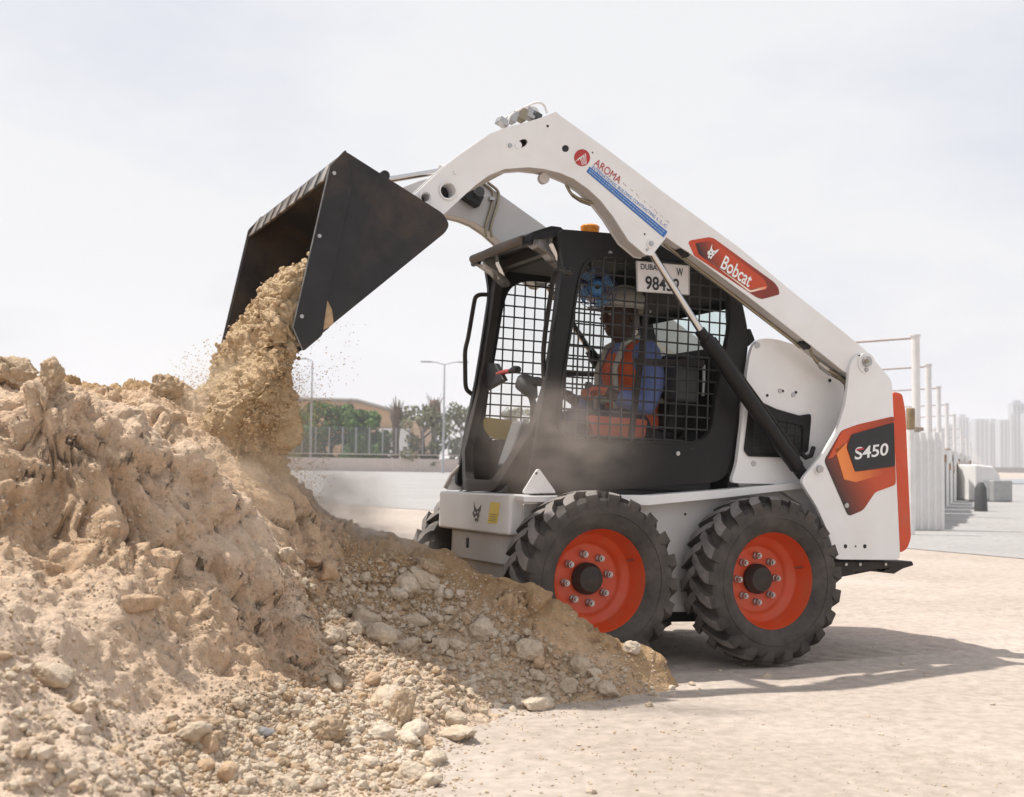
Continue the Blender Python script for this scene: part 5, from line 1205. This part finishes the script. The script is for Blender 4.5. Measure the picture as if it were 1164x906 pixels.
# trees
def leafm(name, c): return mat(name, c, .6, var=.35, vs=.9, spec=.2)
LG = leafm('green_leaves', (.075, .135, .026)); LO = leafm('dusty_leaves', (.17, .17, .10)); LB = leafm('brown_twigs', (.16, .12, .085)); BARK = mat('bark', (.14, .10, .075), .9)
def tree(x, ybase, ytop, wpx, d, m, lab, grp, n=11000, leaf=.42, seed=0, name='broadleaf_tree', cat='tree', squash=1):
    r = np.random.default_rng(seed); base = W(x, ybase, d); base.z = 0; H = W(x, ytop, d).z; wr = wpx/FOC*d/2
    o = empty(name, loc=base); tag(o, lab, cat, grp)
    tk = MB(); tk.tube([(0, 0, 0), (.1, 0, H*.3), (0, .1, H*.55), (.1, 0, H*.8)], [.22, .17, .11, .04], 10)
    for k in range(7):
        a = r.uniform(0, 6.28); z0 = H*r.uniform(.25, .6); tk.tube([(0.05, 0, z0), (math.cos(a)*wr*.4, math.sin(a)*wr*.4, z0+H*.15), (math.cos(a)*wr*.75, math.sin(a)*wr*.75, z0+H*.25)], [.09, .06, .02], 6)
    tk.build('trunk', BARK, o, smooth=60)
    nc = 36; cen = []
    for k in range(nc):
        a = r.uniform(0, 6.28); q = r.uniform(0, 1)**.5; zz = r.uniform(.10, .88); e = math.sqrt(max(.08, 1-((zz-.5)/.5)**2)); cen.append((math.cos(a)*q*wr*.8*e, math.sin(a)*q*wr*.8*e, zz*H, r.uniform(.16, .30)*min(wr, H*.6)))
    V = []; F = []
    for k in range(n):
        c = cen[r.integers(nc)]; v = r.normal(size=3); v /= np.linalg.norm(v); rad = c[3]*r.uniform(.6, 1.08); p = np.array(c[:3])+v*rad*np.array([1, 1, .8])
        if p[2] < .3: continue
        u_ = r.normal(size=3); u_ /= np.linalg.norm(u_); w_ = np.cross(u_, v); w_ /= np.linalg.norm(w_)+1e-6; s = leaf*r.uniform(.5, 1.2); b0 = len(V)
        V += [p-u_*s*.5, p+w_*s*.3, p+u_*s*.5, p-w_*s*.3]; F.append((b0, b0+1, b0+2, b0+3))
    MB().add(V, F).build('crown', m, o, smooth=0, fix=False); return o
G1 = 'trees behind the wire fence'
tree(335, 535, 456, 78, 118, LG, 'green bushy tree behind the fence, next to the single-lantern lamp', G1, seed=1)
tree(375, 535, 453, 84, 121, LG, 'middle bushy green tree of the row behind the fence', G1, seed=2)
tree(415, 535, 464, 80, 118, LG, 'low green tree at the right end of the row behind the fence', G1, seed=3)
tree(392, 535, 445, 46, 128, LB, 'bare brownish tree rising above the green row', G1, n=1500, leaf=.20, seed=4)
tree(303, 535, 462, 60, 118, LG, 'green tree partly hidden behind the falling soil', G1, seed=5)
tree(480, 535, 455, 74, 110, LO, 'pale dusty tree left of the two-armed lamp', G1, n=2200, seed=6)
tree(528, 535, 456, 76, 112, LO, 'pale dusty tree just behind the front edge of the cab', G1, n=2200, seed=7)
tree(585, 535, 458, 60, 122, LO, 'pale dusty tree seen through the cab opening', G1, n=2200, seed=8)
tree(437, 535, 482, 26, 112, LG, 'small green bush beside the trimmed palm', G1, n=700, seed=9, name='bush', cat='bush')
tree(137, 540, 426, 26, 60, mat('blue_grey_leaves', (.10, .12, .12), .7, var=.3), 'tiny grey treetop peeking over the crest of the heap', None, n=900, leaf=.10, seed=12)
# trimmed palms
def palm(x, ytop, d, lab, seed):
    r = np.random.default_rng(seed); base = W(x, 535, d); base.z = 0; H = W(x, ytop, d).z; o = empty('palm_tree', loc=base); tag(o, lab, 'palm tree', 'trimmed palms behind the fence')
    tk = MB().tube([(0, 0, 0), (0, 0, H*.45), (0, 0, H*.70), (0, 0, H*.80), (0, 0, H*.9), (0, 0, H*.95)], [.32, .30, .42, .62, .55, .25], 14); tk.build('trunk', BARK, o, smooth=60)
    V = []; F = []
    for k in range(26):
        a = r.uniform(0, 6.28); e = r.uniform(.6, 1.45); L = r.uniform(.5, 1.3); z0 = H*r.uniform(.78, .93); d0 = np.array([math.cos(a)*math.cos(e), math.sin(a)*math.cos(e), math.sin(e)]); p = np.array([math.cos(a)*.4, math.sin(a)*.4, z0]); w = np.cross(d0, [0, 0, 1]); w /= np.linalg.norm(w); b0 = len(V)
        V += [p-w*.1, p+w*.1, p+d0*L+w*.03, p+d0*L-w*.03]; F.append((b0, b0+1, b0+2, b0+3))
    MB().add(V, F).build('crown', LB, o, smooth=0, fix=False)
palm(449.5, 458, 112, 'bare trimmed palm trunk behind the fence, right of the green row', 1)
palm(493, 450, 118, 'taller trimmed palm rising out of the dusty tree', 2)
MB_s = WG(486, 534.5, 0)

# hoarding with steel posts on the right
STW = mat('post_white', (.76, .75, .74), .5, var=.08, vs=2, dust=.3); PAN = mat('sheet_white', (.76, .76, .75), .5, var=.05, dust=.3, ds=1)
a0 = WG(1044, 601); vp = np.array([1126+12, 545.])
dirv = Vector(ray(BW, 1137, 534)); dirv.z = 0; dirv.normalize()
HO = empty('hoarding', loc=a0); tag(HO, 'white corrugated sheet hoarding running away behind the rear of the loader', 'hoarding')
def rel(mb, o): mb.v = [tuple(Vector(v)-o) for v in mb.v]; return mb
left = Vector((-dirv.y, dirv.x, 0))
hz = W(1044, 492, (a0-Vector(CW)).dot(Vector(BW[2]))).z
# face towards the viewer: corrugated
mb = MB(); V = []; nn = 84; wid = 1.6
side_dir = -RH
for k in range(nn):
    f = k/(nn-1); off = (0, .03, .03, 0)[k % 4]; p = a0+RH*.27+side_dir*f*2.1+FH*(-off-.35); V += [(p.x, p.y, 0), (p.x, p.y, hz)]
F = [(2*i, 2*i+2, 2*i+3, 2*i+1) for i in range(nn-1)]; m0 = len(V); V += [(Vector(v)+FH*.05)[:] for v in V]; F += [(m0+2*i, m0+2*i+1, m0+2*i+3, m0+2*i+2) for i in range(nn-1)]
rel(mb.add(V, F), a0).build('front_sheet', PAN, HO, smooth=0)
c_a = a0-RH*.10; q0_ = 0.0; k = 0; rs = random.Random(4); smp = None
while q0_ < 36:
    w_ = rs.uniform(1.0, 1.35); h_ = hz*rs.uniform(.74, 1.0); V = []; nn = 9
    for i in range(nn):
        off = (0, .04, .04, 0)[i % 4]+k % 2*.05; p = c_a+dirv*(q0_+w_*i/(nn-1))-left*off; V += [(p.x, p.y, 0), (p.x, p.y, h_)]
    F = [(2*i, 2*i+2, 2*i+3, 2*i+1) for i in range(nn-1)]; m0 = len(V); V += [(Vector(v)+left*.05)[:] for v in V]; F += [(m0+2*i, m0+2*i+1, m0+2*i+3, m0+2*i+2) for i in range(nn-1)]
    rel(MB().add(V, F), a0).build('side_sheet', PAN, HO, smooth=0)
    if k % 2 == 0:
        pr = c_a+dirv*(q0_+w_*.5); rel(MB().box((pr.x+RH.x*.03, pr.y+RH.y*.03, h_*.82), (.13, .06, .18)), a0).build('rust_bracket', mat('bracket_rust', (.33, .21, .13), .9, var=.3) if k == 0 else bpy.data.materials['bracket_rust'], HO)
    q0_ += w_+rs.choice((.02, .05, .3)); k += 1
tops = [(1040.5, 382), (1055, 415), (1066.5, 440), (1076, 459), (1084.5, 471.5), (1092.5, 487), (1098.5, 496.5), (1103, 504), (1107, 510.5), (1110, 515.5), (1112.7, 519.5), (1115, 523), (1117, 526)]
ords = ['nearest and tallest-looking', 'second', 'third', 'fourth', 'fifth', 'sixth', 'seventh', 'eighth', 'ninth', 'tenth', 'eleventh', 'twelfth', 'farthest']
zt_ = None; pb = None
for k, (x, y) in enumerate(tops):
    # height fixed by the first post, distance from the height
    if k == 0: d0 = (a0-Vector(CW)).dot(Vector(BW[2]))-.1; top = W(x, y, d0); zt_ = top.z
    else:
        rr = Vector(ray(BW, x, y)); t = (zt_-CW[2])/rr.z; top = Vector(CW)+rr*t
    base = Vector((top.x+.03, top.y, 0)); o = empty('steel_post', loc=base)
    tag(o, '%s white steel post in the row along the hoarding, counted from the loader' % ords[k], 'post', 'steel posts along the hoarding')
    MB().tube([(.05*RH.x*0, 0, 0), (top.x-base.x, 0, zt_)], .062, 14).build('shaft', STW, o, smooth=60)
    MB().cyl((top.x-base.x, 0, zt_), (top.x-base.x, 0, zt_+.02), .08, 14).build('cap', STW, o)
    e = side_dir*2.2+FH*.9+Vector((0, 0, -.12)); s0 = Vector((top.x-base.x, 0, zt_-.03)); MB().tube([s0, s0+e], .014, 6).build('stay_rod', mat('rod_rust', (.36, .27, .22), .7) if k == 0 else bpy.data.materials['rod_rust'], o)
    MB().box(Vector((top.x-base.x, 0, hz+.05)), (.16, .16, .05)).build('clamp', bpy.data.materials['rod_rust'], o)
# brown tank shape just behind the tailgate
tk_ = W(1035, 478, 17); TK = empty('rusty_drum', loc=(tk_.x, tk_.y, 0)); tag(TK, 'brown rusty drum behind the orange tailgate, above the hoarding', 'drum')
MB().cyl((0, 0, hz+.0), (0, 0, hz+.30), .06, 20).build('drum_body', mat('rust_brown', (.28, .20, .11), .8, var=.2), TK, smooth=30, bev=.02); MB().cyl((0, 0, 0), (0, 0, hz), .05, 10).build('drum_stand', STW, TK)
# white round-ended sheds beyond the posts
for k, (x, yb, yt, d, w_) in enumerate(((1121, 570, 530, 30, .5),)):
    c = WG(x, yb); o = empty('site_cabin', loc=c); zt2 = W(x, yt, (c-Vector(CW)).dot(Vector(BW[2]))).z
    tag(o, 'white site cabin at the far end of the row of posts', 'cabin')
    q = [Vector((0, 0, 0)), RH*w_*.9, RH*w_*.8+Vector((0, 0, zt2*.75)), RH*w_*.4+Vector((0, 0, zt2)), -RH*w_*.6+Vector((0, 0, zt2*1.05)), -RH*w_*.6]
    n = len(q); MB().add(q+[p+FH*6 for p in q], [tuple(range(n)), tuple(range(n, 2*n))[::-1]]+[(i, i+n, (i+1) % n+n, (i+1) % n) for i in range(n)]).build('cabin_shell', PAN, o, bev=.05)
    if 1: MB().box(RH*.2*w_+Vector((0, 0, zt2*.35))-FH*.03, (.3, .04, zt2*.5), Matrix.Rotation(-yaw, 3, 'Z')).build('cabin_door', mat('cabin_grey_%d' % k, (.55, .55, .54), .6), o)
o = empty('bollard', loc=WG(1115, 581)); tag(o, 'small dark grey bollard in front of the white cabin', 'bollard'); MB().tube([(0, 0, 0), (0, 0, .5), (0, 0, .62)], [.14, .12, .05], 12).build('bollard_post', GREYP, o, smooth=50)
o = empty('concrete_block', loc=WG(1133, 570)); tag(o, 'grey concrete block on the promenade at the right', 'block'); MB().box((0, 0, .3), (.7, .5, .6)).build('block_body', mat('old_concrete', (.36, .36, .35), .9), o, bev=.04)
# far quay and towers
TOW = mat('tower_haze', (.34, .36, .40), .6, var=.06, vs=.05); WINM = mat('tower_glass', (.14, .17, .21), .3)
DT = 900
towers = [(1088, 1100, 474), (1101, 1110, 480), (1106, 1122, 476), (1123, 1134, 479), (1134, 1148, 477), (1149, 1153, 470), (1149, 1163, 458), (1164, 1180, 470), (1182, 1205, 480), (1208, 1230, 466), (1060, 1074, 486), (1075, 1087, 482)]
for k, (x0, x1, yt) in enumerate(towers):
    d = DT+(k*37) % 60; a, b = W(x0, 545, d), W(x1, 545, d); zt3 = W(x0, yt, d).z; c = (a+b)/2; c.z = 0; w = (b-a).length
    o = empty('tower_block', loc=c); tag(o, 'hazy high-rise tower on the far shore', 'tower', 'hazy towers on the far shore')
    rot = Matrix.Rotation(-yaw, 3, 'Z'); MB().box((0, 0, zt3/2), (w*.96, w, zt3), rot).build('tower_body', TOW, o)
    if k % 3 == 0: MB().box((0, 0, zt3+1), (w*.5, w*.5, 2.2), rot).build('roof_plant', TOW, o)
    wmb = MB(); nf = max(5, int(zt3/3.4)); ncol = 3
    for j in range(ncol): wmb.box(rot@Vector(((j-(ncol-1)/2)*w*.3, -w/2-.05, zt3*.5)), (w*.14, .12, zt3*.92), rot)
    wmb.build('window_strip', WINM, o)
mb = MB(); wbox(mb, W(1075, 545, 330), W(1500, 546, 330), 1.4, 6); mb.build('far_quay', mat('quay_stone', (.3, .29, .28), .9)); tag(bpy.data.objects['far_quay'], 'long dark quay wall at the foot of the hazy towers', 'quay')

# ================================================================== HAZE, SKY, SUN, CAMERA
HZ = .0007
if HZ:
    c = Vector((CW[0], CW[1], 0))+FH*330; b = bmesh.new(); bmesh.ops.create_cube(b, size=1); me = bpy.data.meshes.new('haze'); b.to_mesh(me); b.free()
    o = bpy.data.objects.new('haze', me); COL.objects.link(o); o.location = (c.x, c.y, 19); o.scale = (5600, 5600, 42); o.rotation_euler = (0, 0, -yaw); tag(o, kind='stuff')
    m = bpy.data.materials.new('haze'); m.use_nodes = True; N = m.node_tree.nodes; N.remove(N['Principled BSDF']); v = N.new('ShaderNodeVolumePrincipled'); v.inputs['Density'].default_value = HZ; v.inputs['Color'].default_value = (.96, .97, 1, 1); v.inputs['Anisotropy'].default_value = .2
    m.node_tree.links.new(v.outputs[0], N['Material Output'].inputs['Volume']); me.materials.append(m)

SUN_EL = 63.5; az = (-.988, .155)       # light comes from camera-left (u) and from behind the loader (v)
sd = (RH*az[0]+FH*az[1]).normalized(); sv = Vector((sd.x*math.cos(R(SUN_EL)), sd.y*math.cos(R(SUN_EL)), math.sin(R(SUN_EL))))
L_ = bpy.data.lights.new('sun', 'SUN'); L_.energy = 5.0; L_.angle = R(.9); L_.color = (1, .95, .88); lo = bpy.data.objects.new('sun', L_); COL.objects.link(lo); lo.rotation_euler = sv.to_track_quat('Z', 'Y').to_euler(); lo.location = (0, 0, 20)
wd = bpy.data.worlds.new('World'); S.world = wd; wd.use_nodes = True; N = wd.node_tree.nodes; L = wd.node_tree.links; bg = N['Background']
sk = N.new('ShaderNodeTexSky'); sk.sky_type = 'NISHITA'; sk.sun_disc = False; sk.sun_elevation = R(SUN_EL); sk.sun_rotation = math.atan2(sd.x, sd.y); sk.dust_density = 4; sk.air_density = 1.2
tc = N.new('ShaderNodeTexCoord'); mp = N.new('ShaderNodeMapping'); mp.inputs['Scale'].default_value = (1, 1, 2.6); L.new(tc.outputs['Generated'], mp.inputs[0])
cn = N.new('ShaderNodeTexNoise'); cn.inputs['Scale'].default_value = 1.5; cn.inputs['Detail'].default_value = 7; cn.inputs['Roughness'].default_value = .55; L.new(mp.outputs[0], cn.inputs['Vector'])
rp = N.new('ShaderNodeValToRGB'); e = rp.color_ramp.elements; e[0].position = .36; e[0].color = (7.0, 7.35, 8.5, 1); e[1].position = .60; e[1].color = (8.85, 8.9, 9.15, 1); L.new(cn.outputs[0], rp.inputs[0])
cf = N.new('ShaderNodeMapRange'); cf.inputs[1].default_value = .30; cf.inputs[2].default_value = .6; cf.inputs[3].default_value = .86; cf.inputs[4].default_value = .97; L.new(cn.outputs[0], cf.inputs[0])
mx = N.new('ShaderNodeMix'); mx.data_type = 'RGBA'; L.new(cf.outputs[0], mx.inputs[0]); L.new(sk.outputs[0], mx.inputs[6]); L.new(rp.outputs[0], mx.inputs[7]); L.new(mx.outputs[2], bg.inputs[0]); bg.inputs[1].default_value = .1
cd = bpy.data.cameras.new('camera'); co_ = bpy.data.objects.new('camera', cd); COL.objects.link(co_); S.camera = co_
cd.sensor_width = 36; cd.lens = 36*FOC/1164; cd.clip_end = 8000; cd.clip_start = .05
co_.matrix_world = Matrix([[BW[0][0], BW[1][0], -BW[2][0], CW[0]], [BW[0][1], BW[1][1], -BW[2][1], CW[1]], [BW[0][2], BW[1][2], -BW[2][2], CW[2]], [0, 0, 0, 1]])
cd.dof.use_dof = True; cd.dof.focus_distance = 5.4; cd.dof.aperture_fstop = 5.0
S.view_settings.view_transform = 'Standard'; S.view_settings.look = 'None'; S.view_settings.exposure = 0; S.view_settings.gamma = 1
S.render.engine = 'CYCLES'; S.cycles.use_denoising = True; S.cycles.max_bounces = 8; S.cycles.diffuse_bounces = 3; S.cycles.volume_bounces = 2; S.cycles.transparent_max_bounces = 8
S.cycles.volume_step_rate = 2.0; S.cycles.volume_max_steps = 128; S.cycles.use_adaptive_sampling = True; S.cycles.adaptive_threshold = .02
